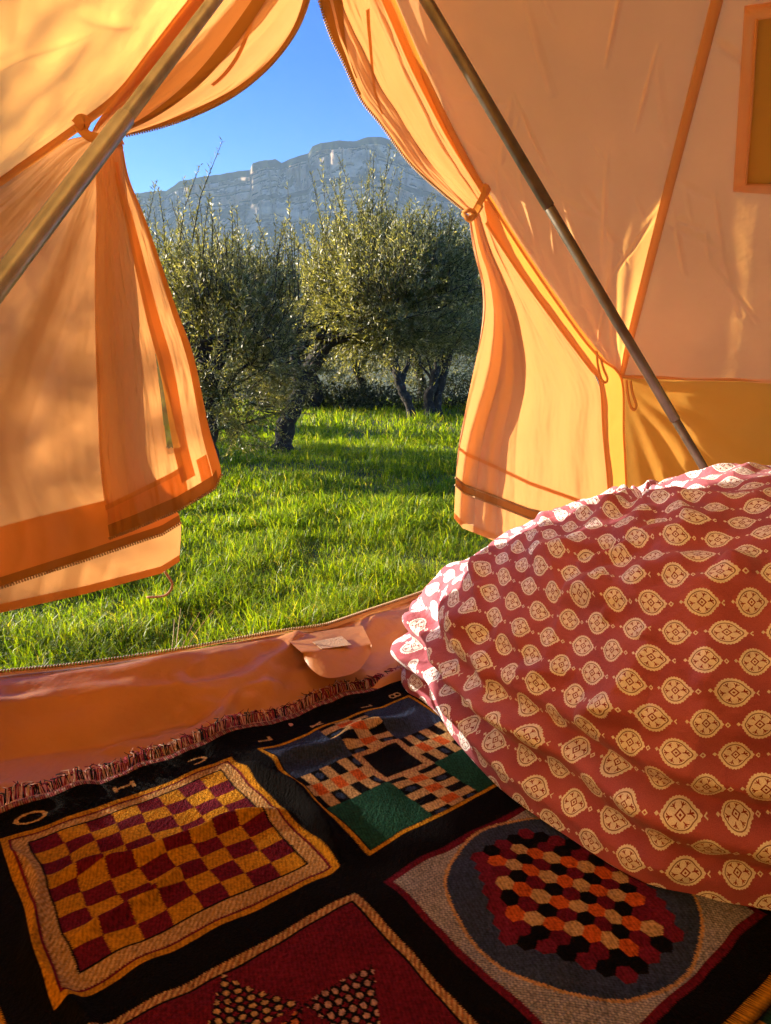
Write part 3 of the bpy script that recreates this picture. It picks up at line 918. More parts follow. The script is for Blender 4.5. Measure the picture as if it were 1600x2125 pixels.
# section breaks are found where the collars sit in the line
def frac_at(top, low, px):
    ft = low
    best = min(((abs(proj_v(top + (low - top) * f) - px), f) for f in np.linspace(0, 1.4, 1401)))
    return best[1]
def proj_v(p):
    d = p - EYE
    return PH / 2 - FPX * (d[1] * SP + d[2] * CP) / (d[1] * CP - d[2] * SP)
def secs_for(top, low, breaks, radii, mats):
    d = low - top; ft = top + d * (-top[2] / d[2]); k = np.linalg.norm(low - top) / np.linalg.norm(ft - top)
    fs = [0.0] + [frac_at(top, low, b_) * k for b_ in breaks] + [1.0]
    return [(fs[i], fs[i + 1], radii[i], mats[i]) for i in range(len(radii))]
po, pd, pL = pole('thick brass-grey pole slanting down past the left tied door flap', topP, lowL,
                  secs_for(topP, lowL, [243], [0.0128, 0.0156], [M_STEEL, M_STEEL]))
lowR = on_y(1460, 970, 2.08)
po, pd, pL = pole('dark steel pole slanting across the right canvas down behind the duvet', topP + np.array([0.03, 0, 0]), lowR,
                  secs_for(topP, lowR, [430, 872], [0.0165, 0.0145, 0.0125], [M_STEEL2, M_STEEL2, M_STEEL2]))

# ================================================================== WOVEN BLANKET
RO = on_z(0.0, 1700.0, 0.0); RE1 = on_z(825.0, 1420.0, 0.0) - RO; RE1 /= np.linalg.norm(RE1)
RE2 = np.array([RE1[1], -RE1[0], 0.0])
BLACK = (0.0035, 0.003, 0.0035); GOLD = (0.50, 0.235, 0.012); CREAM = (0.52, 0.33, 0.14); MAROON = (0.13, 0.008, 0.022)
BLUE = (0.030, 0.045, 0.095); GREEN = (0.012, 0.065, 0.042); ORANGE = (0.55, 0.105, 0.018); GREY = (0.27, 0.27, 0.31); WINE = (0.16, 0.012, 0.03); PINK = (0.36, 0.12, 0.13)

def rug_colour(u, v):
    n = u.shape
    C = np.empty(n + (3,)); C[:] = BLACK
    rnd = np.random.default_rng(3)
    def put(m, c): C[m] = c
    def box(u0, u1, v0, v1): return (u > u0) & (u < u1) & (v > v0) & (v < v1)
    # ragged woven edges
    uu = u + 0.0009 * np.sign(np.sin(v * 1700)); vv = v + 0.0009 * np.sign(np.sin(u * 1700))
    def bx(u0, u1, v0, v1): return (uu > u0) & (uu < u1) & (vv > v0) & (vv < v1)
    twill = ((u * 1.0 + v * 0.9) * 95 % 1.0)
    # selvedge by the fringe
    sel = v < 0.016
    put(sel, PINK); put(sel & (((u * 220) % 1) < 0.4), MAROON); put(sel & (((u * 220) % 1) > 0.75), (0.4, 0.3, 0.25))
    # lettering along the border, as it stands in the weave
    def ell(cu, cv, ru, rv, w):
        d = np.hypot((u - cu) / ru, (v - cv) / rv); return np.abs(d - 1) < w
    put(ell(0.046, 0.055, 0.026, 0.016, 0.16), CREAM)
    put(bx(0.212, 0.250, 0.0565, 0.0615) | bx(0.209, 0.217, 0.048, 0.070) | bx(0.245, 0.253, 0.048, 0.070), CREAM)
    put((ell(0.392, 0.059, 0.024, 0.013, 0.2) & (u > 0.385)) | bx(0.378, 0.392, 0.044, 0.049), CREAM)
    put(bx(0.545, 0.580, 0.066, 0.071) | bx(0.572, 0.580, 0.056, 0.071), CREAM)
    put((np.abs((v - 0.078) - 0.35 * (u - 0.70)) < 0.003) & box(0.688, 0.722, 0, 0.2) | (np.abs((v - 0.078) + 0.35 * (u - 0.70)) < 0.003) & box(0.688, 0.722, 0, 0.2), CREAM)
    put(bx(0.835, 0.872, 0.076, 0.080) | bx(0.866, 0.873, 0.068, 0.080), CREAM)
    put((ell(0.945, 0.070, 0.008, 0.009, 0.3) | ell(0.961, 0.070, 0.008, 0.009, 0.3)), CREAM)
    # ---- 1: gold and maroon checks in a double border
    u0, u1, v0, v1 = -0.015, 0.466, 0.095, 0.545
    put(bx(u0, u1, v0, v1), GOLD)
    put(bx(u0 + 0.012, u1 - 0.012, v0 + 0.012, v1 - 0.012), MAROON)
    i = bx(u0 + 0.017, u1 - 0.017, v0 + 0.017, v1 - 0.017); put(i, CREAM); put(i & (twill < 0.42), (0.40, 0.21, 0.06))
    a0_, a1_, b0_, b1_ = u0 + 0.047, u1 - 0.044, v0 + 0.038, v1 - 0.052
    put(bx(a0_ - 0.004, a1_ + 0.004, b0_ - 0.004, b1_ + 0.004), BLACK)
    i = bx(a0_, a1_, b0_, b1_)
    ci = np.floor((uu - a0_) / (a1_ - a0_) * 8); cj = np.floor((vv - b0_) / (b1_ - b0_) * 9)
    put(i & ((ci + cj) % 2 == 0), MAROON); put(i & ((ci + cj) % 2 == 1), GOLD)
    # ---- 2: cross of small checks between blue and green corners
    u0, u1, v0, v1 = 0.530, 0.985, 0.095, 0.547
    put(bx(u0, u1, v0, v1), GOLD); put(bx(u0 + 0.009, u1 - 0.009, v0 + 0.009, v1 - 0.009), BLACK)
    x = (uu - u0) / (u1 - u0); y = (vv - v0) / (v1 - v0)
    inn = (x > 0.025) & (x < 0.975) & (y > 0.025) & (y < 0.975)
    ax_, ay_ = np.abs(x - 0.5), np.abs(y - 0.5)
    put(inn & (ax_ > 0.145) & (ay_ > 0.145) & (y < 0.5), BLUE)
    put(inn & (ax_ > 0.145) & (ay_ > 0.145) & (y > 0.5), GREEN)
    arm_v = inn & (ax_ < 0.145) & (ay_ > 0.13); arm_h = inn & (ay_ < 0.145) & (ax_ > 0.13)
    for arm, s_, l_ in ((arm_v, x, y), (arm_h, y, x)):
        q_ = (s_ - 0.355) / 0.29; cell = np.floor(l_ * 19)
        lane = np.where(q_ < 0.36, 0, np.where(q_ < 0.66, 1, 2)); ev = cell % 2 == 0
        put(arm, CREAM)
        put(arm & (lane == 1) & ~ev, ORANGE)
        put(arm & (lane != 1) & ev, BLACK)
        put(arm & (lane != 1) & (cell % 4 == 2) & (np.hypot((q_ - np.where(lane == 0, 0.18, 0.83)) * 3.2, (l_ * 19) % 1 - .5) < 0.32), BLUE)
    put((ax_ < 0.15) & (ay_ < 0.15), CREAM); put((ax_ < 0.15) & (ay_ < 0.15) & (twill < 0.4), (0.42, 0.2, 0.1))
    put((ax_ < 0.112) & (ay_ < 0.112), BLACK)
    # ---- 3: roundel of honeycomb patches
    u0, u1, v0, v1 = 0.505, 0.975, 0.620, 1.060
    put(bx(u0, u1, v0, v1), MAROON)
    i = bx(u0 + 0.013, u1 - 0.013, v0 + 0.013, v1 - 0.013); put(i, GREY)
    chk = (np.floor(u * 330) + np.floor(v * 330)) % 2
    put(i & (chk == 0), (0.42, 0.40, 0.40)); put(i & (chk == 1), (0.17, 0.18, 0.23))
    cu, cv = 0.745, 0.835
    rr_ = np.hypot(uu - cu, vv - cv)
    put(rr_ < 0.209, (0.50, 0.30, 0.14)); put(rr_ < 0.203, BLUE)
    put((rr_ < 0.203) & (chk == 0), (0.042, 0.062, 0.125))
    px_, py_ = (u - cu) / 0.0305, (v - cv) / 0.0258
    best = np.full(u.shape, 9.0); row = np.zeros(u.shape); colx = np.zeros(u.shape)
    for k_ in (-1, 0, 1):
        rw = np.round(py_) + k_; sh = np.where(rw % 2 == 0, 0.0, 0.5)
        cx_ = np.round(px_ - sh) + sh
        dd_ = np.hypot(px_ - cx_, (py_ - rw) * 0.866)
        mm_ = dd_ < best
        best = np.where(mm_, dd_, best); row = np.where(mm_, rw, row); colx = np.where(mm_, cx_, colx)
    reg = (np.abs(row) <= 6) & (np.abs(colx) <= 5.51 - np.abs(row) * 0.45)
    kk_ = (np.round(colx * 2).astype(int) + 3 * row.astype(int)) % 8
    pal = [MAROON, ORANGE, CREAM, BLACK, BLACK, CREAM, ORANGE, WINE]
    edge = (np.abs(colx) > 4.6 - np.abs(row) * 0.45) | (np.abs(row) == 6)
    for j, c in enumerate(pal):
        put(reg & (kk_ == j), c)
    put(reg & edge & ((colx * 2 + row).astype(int) % 4 < 2), BLACK); put(reg & edge & ((colx * 2 + row).astype(int) % 4 >= 2), WINE)
    # ---- 4: wine square with the bow of patterned points
    u0, u1, v0, v1 = -0.010, 0.450, 0.612, 1.060
    i = bx(u0, u1, v0, v1); put(i, CREAM); put(i & (twill < 0.45), (0.30, 0.12, 0.05))
    put(bx(u0 + 0.015, u1 - 0.015, v0 + 0.015, v1 - 0.015), BLACK)
    put(bx(u0 + 0.019, u1 - 0.019, v0 + 0.019, v1 - 0.019), MAROON)
    def tri_in(p):
        sg = []
        for i_ in range(3):
            (xa, ya), (xb, yb) = p[i_], p[(i_ + 1) % 3]
            sg.append((xb - xa) * (vv - ya) - (yb - ya) * (uu - xa))
        sg = np.stack(sg); return (sg > 0).all(0) | (sg < 0).all(0)
    c0_ = (0.267, 0.745)
    dots = np.hypot((u * 58 + v * 20) % 1 - 0.5, (v * 58 - u * 20) % 1 - 0.5)
    for (p_, q_, col_) in (((0.204, 0.629), (0.118, 0.742), (0.50, 0.31, 0.15)), ((0.389, 0.750), (0.313, 0.880), (0.46, 0.27, 0.24)), ((0.19, 0.87), (0.145, 0.79), (0.5, 0.15, 0.05))):
        t_ = tri_in([c0_, p_, q_]); put(t_, BLACK)
        put(t_ & (dots < 0.30), col_); put(t_ & (dots > 0.52), WINE)
    # ---- further squares that run under the duvet and towards the viewer
    for (u0, u1, v0, v1) in ((0.515, 0.98, 1.12, 1.56), (1.04, 1.50, 0.095, 0.547), (1.04, 1.50, 0.62, 1.06), (-0.53, -0.07, 0.095, 0.545), (-0.53, -0.07, 0.62, 1.06), (-0.01, 0.45, 1.12, 1.56)):
        put(bx(u0, u1, v0, v1), GOLD); put(bx(u0 + 0.014, u1 - 0.014, v0 + 0.014, v1 - 0.014), BLACK)
        i = bx(u0 + 0.03, u1 - 0.03, v0 + 0.03, v1 - 0.03)
        ci = np.floor((uu - u0) / 0.05); cj = np.floor((vv - v0) / 0.05)
        put(i & ((ci + cj) % 2 == 0), GOLD); put(i & ((ci + cj) % 2 == 1), GREEN)
    # yarn by yarn unevenness
    w = 1 + 0.34 * (((np.floor(u * 300 + 0.5 * np.floor(v * 240)) ) % 2) - 0.5) + 0.8 * pn(p3(u * 190, v * 190), 71) + 0.25 * pn(p3(u * 24, v * 24), 72)
    return 0.68 * C * np.clip(w, 0.35, 1.8)[..., None]

step = 0.0020
ru_ = np.concatenate([np.arange(-0.42, -0.10, 0.012), np.arange(-0.10, 1.08, step), np.arange(1.08, 1.36, 0.012)])
rv_ = np.concatenate([np.arange(0.0, 1.12, step), np.arange(1.12, 1.30, 0.012)])
UU, VV = np.meshgrid(ru_, rv_)
def rug_h(u, v):
    z = 0.010 + 0.006 * (fbm(p3(u * 5, v * 5), 2, 81) + 0.3)
    # rucks in the cloth: two along the gap between the squares, small ones across the checks
    z = z + 0.016 * np.exp(-((u - 0.492 + 0.02 * np.sin(v * 14)) / 0.020) ** 2) * sstep(0.12, 0.2, v) * sstep(0.6, 0.45, v)
    z = z + 0.012 * np.exp(-((v - 0.30 - 0.12 * (u - 0.2) + 0.012 * np.sin(u * 22)) / 0.016) ** 2) * sstep(0.0, 0.1, u) * sstep(0.5, 0.38, u)
    z = z + 0.010 * np.exp(-((v - 0.40 + 0.25 * (u - 0.2)) / 0.014) ** 2) * sstep(0.02, 0.08, u) * sstep(0.28, 0.2, u)
    z = z + 0.012 * np.exp(-((v - 0.185 - 0.02 * np.sin(u * 30)) / 0.025) ** 2) * sstep(0.5, 0.6, u) * sstep(1.0, 0.8, u)
    z = z + 0.010 * np.exp(-((u - 0.0 + 0.015 * np.sin(v * 18)) / 0.014) ** 2) * sstep(0.1, 0.2, v)
    z = z + 0.008 * np.maximum(0, pn(p3(u * 9, v * 9), 83)) + 0.014 * sstep(0.05, 0.0, v) * np.maximum(0, pn(p3(u * 12, 0 * v), 85) + 0.2)
    z = z + 0.03 * sstep(0.9, 1.0, u) * sstep(0.25, 0.1, v) * 0
    return np.maximum(0.010 + (z - 0.010) * 1.9, 0.006)
wob = 0.006 * np.sin(UU * 9) + 0.004 * np.sin(UU * 23)
edgew = sstep(0.3, 0.0, VV)
wu = 0.011 * fbm(p3(UU * 7, VV * 7), 2, 87) * sstep(0.0, 0.1, VV); wv_ = 0.011 * fbm(p3(UU * 8, VV * 6), 2, 88) * sstep(0.0, 0.12, VV)
RP = RO + (UU + wu)[..., None] * RE1 + (VV + wv_ + wob * edgew)[..., None] * RE2
RP[..., 2] = rug_h(UU, VV)
m, nt, out = mat_new('woven_cotton')
at = nd(nt, 'ShaderNodeAttribute', attribute_name='Col')
uvn = nd(nt, 'ShaderNodeUVMap')
bsd = nd(nt, 'ShaderNodeBsdfPrincipled', i_Roughness=0.95)
bsd.inputs['Specular IOR Level'].default_value = 0.06
bsd.inputs['Sheen Weight'].default_value = 0.0
nt.links.new(at.outputs[0], bsd.inputs['Base Color'])
w1 = nd(nt, 'ShaderNodeTexWave', i_Scale=32.0, i_Distortion=2.0, bands_direction='DIAGONAL'); nt.links.new(uvn.outputs[0], w1.inputs[0])
n1 = nd(nt, 'ShaderNodeTexNoise', i_Scale=330.0, i_Detail=2.0); nt.links.new(uvn.outputs[0], n1.inputs[0])
vo = nd(nt, 'ShaderNodeTexVoronoi', i_Scale=210.0); nt.links.new(uvn.outputs[0], vo.inputs[0])
hh = math_n(nt, 'ADD', math_n(nt, 'MULTIPLY', w1.outputs[0], 0.0006), math_n(nt, 'MULTIPLY', n1.outputs[0], 0.0026))
hh = math_n(nt, 'SUBTRACT', hh, math_n(nt, 'MULTIPLY', vo.outputs[0], 0.0020))
bp = nd(nt, 'ShaderNodeBump', i_Strength=1.0, i_Distance=1.0); nt.links.new(hh, bp.inputs['Height'])
nt.links.new(bp.outputs[0], bsd.inputs['Normal']); nt.links.new(bsd.outputs[0], out.inputs[0])
M_RUG = m
rug_base = RO + 0.5 * RE1 + 0.5 * RE2
rug = tag(empty('patchwork_blanket', rug_base), 'black fringed woven blanket with patchwork squares spread on the tent floor', 'blanket')
cloth = grid_obj('woven_cloth', RP, M_RUG, rug, uv=np.stack([UU, VV], -1), col=rug_colour(UU, VV))
# fringe: short twisted tufts of mixed yarns
M_YARN = leaf_mat('fringe_yarn', [(0.0, (0.008, 0.007, 0.009)), (0.36, (0.01, 0.008, 0.01)), (0.38, (0.16, 0.012, 0.03)), (0.78, (0.22, 0.02, 0.04)), (0.82, (0.40, 0.24, 0.20)), (1.0, (0.5, 0.36, 0.28))], (1, 1, 1), 0.05, 0.9, 0.1)
parts = []
for i, u in enumerate(np.arange(-0.40, 1.30, 0.0024)):
    cl_ = pn(np.array([[u * 16, 0.3, 0.7]]), 91)[0]
    L = 0.024 + 0.014 * rng.random() + 0.010 * cl_
    lean = 1.3 * cl_ + rng.normal(0, 0.45)
    wv = 0.006 * math.sin(u * 9) + 0.004 * math.sin(u * 23)
    b0 = RO + RE1 * u + RE2 * (0.003 + wv)
    b0[2] = float(rug_h(np.array(u), np.array(0.0))) + 0.002 + 0.004 * rng.random()
    dirv = -RE2 + RE1 * lean * 0.6
    dirv /= np.linalg.norm(dirv)
    up = 0.010 + 0.010 * rng.random() + 0.010 * max(0, cl_)
    pts = [b0, b0 + dirv * L * 0.35 + [0, 0, up], b0 + dirv * L * 0.75 + RE1 * rng.normal(0, 0.005) + [0, 0, up * 0.8], b0 + dirv * L + RE1 * rng.normal(0, 0.008) + [0, 0, up * (0.2 + 0.9 * rng.random())]]
    pts[-1][2] = max(pts[-1][2], 0.004)
    parts.append(tube(pts, [0.0011, 0.0013, 0.0012, 0.0008], 4, False))
v_, f_ = join(parts)
tag(mesh_obj('fringe', v_, f_, M_YARN, rug), kind='stuff')

# ================================================================== DUVET
front_px = [(834, 1395), (838, 1432), (880, 1460), (912, 1490), (945, 1540), (1040, 1642), (1180, 1742), (1330, 1832), (1470, 1873), (1600, 1894)]
fb = [np.array([0.42, 2.42, 0]), np.array([0.20, 2.28, 0]), np.array([0.085, 2.12, 0])] + [on_z(float(a), float(b_), 0.012) for a, b_ in front_px] + [np.array([0.95, 0.90, 0.01]), np.array([1.35, 0.86, 0.01])]
fb = [np.array([p[0], p[1]]) for p in fb]
rg = [(0.44, 2.30, 0.22)] + [tuple(on_y(float(a), float(b_), y)) for a, b_, y in ((900, 1262, 2.16), (930, 1235, 2.08), (965, 1190, 2.02), (1000, 1145, 1.97), (1040, 1100, 1.93), (1080, 1078, 1.88), (1160, 1046, 1.82), (1300, 1012, 1.74), (1460, 982, 1.66), (1600, 962, 1.58), (1850, 930, 1.52), (2250, 930, 1.46))]
bk = [(0.55, 2.40), (0.62, 2.42), (0.68, 2.42), (0.74, 2.40), (0.82, 2.38), (0.90, 2.36), (1.0, 2.34), (1.15, 2.30), (1.3, 2.26), (1.45, 2.2), (1.6, 2.1), (1.75, 2.0)]
fB, fRg, fBk = curve(fb), curve(rg), curve(bk)
NS, NT = 480, 330
s_ = np.linspace(0, 1, NS); B2 = fB(s_); R3 = fRg(s_); K2 = fBk(s_)
# pair ridge to edge so that the profile lines run square to the front edge
phi = np.concatenate([np.linspace(-0.18, math.pi / 2, 270), np.linspace(math.pi / 2, math.pi * 0.97, NT - 270 + 1)[1:]])
PH_, S2 = np.meshgrid(phi, s_, indexing='ij')
P = np.zeros(PH_.shape + (3,))
fr_ = PH_ <= math.pi / 2
hx = 1 - np.cos(PH_) ** 1.0
for k_ in (0, 1):
    F_ = B2[None, :, k_] + (R3[None, :, k_] - B2[None, :, k_]) * np.where(fr_, hx, 0)
    K_ = R3[None, :, k_] + (K2[None, :, k_] - R3[None, :, k_]) * (-np.cos(PH_))
    P[..., k_] = np.where(fr_, F_, K_)
zz = np.where(PH_ < 0, 0.03 * np.abs(PH_) / 0.18 * 0 + 0.006, 0) + R3[None, :, 2] * np.clip(np.sin(np.clip(PH_, 0, math.pi)), 0, 1) ** 0.86
P[..., 2] = zz
neg = PH_ < 0        # hem tucked under the edge
inw = (R3[None, :, :2] - B2[None, :, :2]); inw = inw / np.linalg.norm(inw, axis=-1)[..., None]
for k_ in (0, 1):
    P[..., k_] = np.where(neg, B2[None, :, k_] + inw[..., k_] * 0.25 * np.abs(PH_), P[..., k_])
# lengths along the cloth for the print
dl = np.linalg.norm(np.diff(P, axis=0), axis=-1); Vv = np.concatenate([np.zeros((1, NS)), np.cumsum(dl, 0)], 0)
Vv = Vv - Vv[30:31]
mid = P[140]; du_ = np.linalg.norm(np.diff(mid, axis=0), axis=-1); Uc = np.concatenate([[0], np.cumsum(du_)])
Uv = np.broadcast_to(Uc[None], Vv.shape)
N_ = np.cross(np.gradient(P, axis=1), np.gradient(P, axis=0)); N_ /= np.linalg.norm(N_, axis=-1)[..., None] + 1e-9
if N_[170, 250, 2] < 0: N_ = -N_
top_w = sstep(0.0, 0.35, PH_)
Q = np.stack([Uv, Vv, 0 * Uv], -1)
disp = 0.042 * fbm(Q * np.array([3.0, 3.2, 1]), 3, 101) * top_w
# folds running with the lower edge
fold = np.sin(Vv * 62 + 5.0 * pn(Q * np.array([2.0, 5.0, 1]), 103) + Uv * 4)
disp += 0.018 * fold * sstep(0.02, 0.08, Vv) * sstep(0.34, 0.14, Vv) * sstep(0.45, 0.75, Uv)
# soft quilt rumples
disp += 0.010 * (0.22 - np.abs(pn(Q * np.array([6.5, 4.5, 1]) + 0.5 * pn(Q * 5, 107)[..., None], 105))) * 3 * top_w
disp += 0.0035 * fbm(Q * np.array([16, 22, 1]), 2, 109) * top_w
# crease that gathers the left end
disp -= 0.030 * np.exp(-((Uv - 0.23 - 0.10 * np.sin(Vv * 5)) / 0.022) ** 2) * sstep(0.0, 0.08, Vv) * sstep(0.36, 0.16, Vv)
disp += 0.022 * np.exp(-((Uv - 0.285 - 0.10 * np.sin(Vv * 5)) / 0.03) ** 2) * sstep(0.0, 0.08, Vv) * sstep(0.36, 0.16, Vv)
# star of creases pulled to a point on the top
pt = on_y(1330.0, 1085.0, 1.70)
dx, dy = P[..., 0] - pt[0], P[..., 1] - pt[1]
rad = np.hypot(dx, dy * 1.3); th = np.arctan2(dy, dx)
star = np.sin(th * 7 + 2.5 * pn(np.stack([rad * 5, th, 0 * th], -1), 111)) + 0.6 * np.sin(th * 13 + 1)
disp += 0.026 * star * np.exp(-(rad / 0.22) ** 2) * sstep(0.0, 0.05, rad) - 0.04 * np.exp(-(rad / 0.07) ** 2)
rdg = 1 - 2.6 * np.abs(pn(Q * np.array([4.2, 6.5, 1]) + 0.35 * pn(Q * 7, 115)[..., None], 113))
disp += 0.022 * np.clip(rdg - 0.35, 0, 1) * sstep(-0.15, 0.25, pn(Q * 2.2, 117)) * top_w
crs = np.zeros_like(disp)
crs[20:320] = -creases(P[20:320], np.zeros_like(disp[20:320]), 60, 51, np.array([0.8, -0.5, 0.1]), amp=0.026, w=0.030, lo=0.08, hi=0.34, spread=0.9)
disp = disp + crs * sstep(-0.05, 0.2, PH_)
P = P + N_ * (1.3 * disp * (1 - 0.6 * sstep(0.95, 1.5, PH_)) - 0.012 * sstep(0.9, 1.5, PH_))[..., None]
P[..., 2] = np.maximum(P[..., 2], 0.016)

class X:
    """a value socket that can be written as arithmetic"""
    nt = None
    def __init__(s, k): s.k = k
    def op(s, o, *r):
        return X(math_n(X.nt, o, s.k, *[q.k if isinstance(q, X) else float(q) for q in r]))
    def __add__(s, o): return s.op('ADD', o)
    __radd__ = __add__
    def __sub__(s, o): return s.op('SUBTRACT', o)
    def __rsub__(s, o): return X(math_n(X.nt, 'SUBTRACT', float(o), s.k))
    def __mul__(s, o): return s.op('MULTIPLY', o)
    __rmul__ = __mul__
    def __truediv__(s, o): return s.op('DIVIDE', o)
    def __lt__(s, o): return s.op('LESS_THAN', o)
    def __gt__(s, o): return s.op('GREATER_THAN', o)
    def abs(s): return s.op('ABSOLUTE')
    def sin(s): return s.op('SINE')
    def round(s): return s.op('ROUND')
    def fract(s): return s.op('FRACT')
    def mx(s, o): return s.op('MAXIMUM', o)
    def gauss(s, w): return ((s / w) * (s / w) * -1.0).op('EXPONENT')
def hyp(a, b): return (a * a + b * b).op('SQRT')

m, nt, out = mat_new('printed_cotton')
X.nt = nt
uvn = nd(nt, 'ShaderNodeUVMap')
sep = nd(nt, 'ShaderNodeSeparateXYZ'); nt.links.new(uvn.outputs[0], sep.inputs[0])
pu, pv = 0.082, 0.051
u, v = X(sep.outputs[0]), X(sep.outputs[1])
rot = 0.12
a = u * math.cos(rot) + v * math.sin(rot); b = v * math.cos(rot) - u * math.sin(rot)
row = (b / pv).round(); sh = row.op('FLOORED_MODULO', 2.0) * 0.5
cx = ((a / pu - sh).round() + sh) * pu; cy = row * pv
x = (a - cx + 0.004 * (row * 2.7 + a * 31.0).sin()) / 0.0236; y = (cy - b) / 0.0236
th = y.op('ARCTAN2', x); r = hyp(x, y)
R_ = 0.98 + 0.30 * th.gauss(0.30) + 0.10 * (th.abs() - math.pi).gauss(0.25)
ser = 0.14 * ((th * (28 / (2 * math.pi)) + 40.0).fract() - 0.5).abs() - 0.035
q = r / R_
med = (q - ser) < 0.99
ln = med * ((q - 0.78).abs() < 0.035)
st5 = (th * 3.0 + 0.4).sin().abs()
ara = (q > 0.36) * (q < 0.68) * (st5 < 0.20)
ara = ara.mx((q > 0.47) * (q < 0.68) * (((th * 3.0 + 0.4 + (q - 0.47) * 3.6).sin().abs() < 0.16).mx((th * 3.0 + 0.4 - (q - 0.47) * 3.6).sin().abs() < 0.16)))
dia = (x - 0.05).abs() + (y + 0.02).abs()
ara = ara.mx((dia - 0.27).abs() < 0.055).mx(dia < 0.09)
loz1 = (x - 1.56).abs() + (y - 0.03).abs(); loz2 = (x + 1.24).abs() + (y + 0.05).abs()
n1 = nd(nt, 'ShaderNodeTexNoise', i_Scale=60.0, i_Detail=4.0); nt.links.new(uvn.outputs[0], n1.inputs[0])
n2 = nd(nt, 'ShaderNodeTexNoise', i_Scale=600.0, i_Detail=2.0); nt.links.new(uvn.outputs[0], n2.inputs[0])
n3 = nd(nt, 'ShaderNodeTexNoise', i_Scale=9.0, i_Detail=3.0); nt.links.new(uvn.outputs[0], n3.inputs[0])
red = ramp(nt, n3.outputs[0], [(0.3, (0.33, 0.078, 0.115)), (0.7, (0.43, 0.12, 0.16))])
cream = ramp(nt, n1.outputs[0], [(0.35, (0.76, 0.76, 0.78)), (0.65, (0.88, 0.88, 0.90))])
c = mixc(nt, med.mx(loz1 < 0.20).mx(loz2 < 0.14).k, red, cream)
c = mixc(nt, (loz1 < 0.09).k, c, red)
c = mixc(nt, (ara * med).k, c, (0.24, 0.035, 0.035))
c = mixc(nt, (ln * 0.85).k, c, (0.13, 0.025, 0.02))
gr = nd(nt, 'ShaderNodeMapRange', i_From_Min=0.3, i_From_Max=0.7, i_To_Min=0.82, i_To_Max=1.12); nt.links.new(n2.outputs[0], gr.inputs[0])
sc_ = nd(nt, 'ShaderNodeVectorMath', operation='SCALE'); nt.links.new(c, sc_.inputs[0]); nt.links.new(gr.outputs[0], sc_.inputs['Scale'])
bsd = nd(nt, 'ShaderNodeBsdfPrincipled', i_Roughness=0.9)
bsd.inputs['Specular IOR Level'].default_value = 0.15
bsd.inputs['Sheen Weight'].default_value = 0.12
nt.links.new(sc_.outputs[0], bsd.inputs['Base Color'])
hh = math_n(nt, 'ADD', math_n(nt, 'MULTIPLY', n1.outputs[0], 0.004), math_n(nt, 'MULTIPLY', n2.outputs[0], 0.0008))
bp = nd(nt, 'ShaderNodeBump', i_Strength=1.0, i_Distance=1.0); nt.links.new(hh, bp.inputs['Height'])
nt.links.new(bp.outputs[0], bsd.inputs['Normal']); nt.links.new(bsd.outputs[0], out.inputs[0])
duv = grid_obj('duvet', P, m, None, loc=(0.9, 1.6, 0.0), uv=np.stack([Uv, Vv], -1))
tag(duv, 'puffy red duvet with cream leaf medallions heaped on the blanket', 'duvet')

# ================================================================== OLIVE TREES
def unit(v):
    v = np.asarray(v, float); return v / (np.linalg.norm(v, axis=-1, keepdims=True) + 1e-9)

def leaf_cloud(base, direc, length, width, seed):
    """diamond leaves at points base, along direc"""
    r = np.random.default_rng(seed)
    n = len(base)
    side = unit(np.cross(direc, r.normal(size=(n, 3))))
    up = unit(np.cross(side, direc))
    tip = base + direc * length[:, None] + up * (length * 0.12 * r.normal(size=n))[:, None]
    mid = base + direc * (length * 0.5)[:, None]
    V = np.stack([base, mid + side * width[:, None] / 2, tip, mid - side * width[:, None] / 2], 1).reshape(-1, 3)
    F = np.arange(4 * n).reshape(n, 4)
    return V, F

def limb(p0, p1, r0, r1, n=7, wig=0.1, seed=0):
    r = np.random.default_rng(seed)
    t = np.linspace(0, 1, n)[:, None]
    P = p0 + (p1 - p0) * t
    L = np.linalg.norm(p1 - p0)
    P[1:-1] += np.cumsum(r.normal(0, wig * L / n, (n - 2, 3)), 0) * np.sin(np.pi * t[1:-1])
    return P, np.linspace(r0, r1, n)

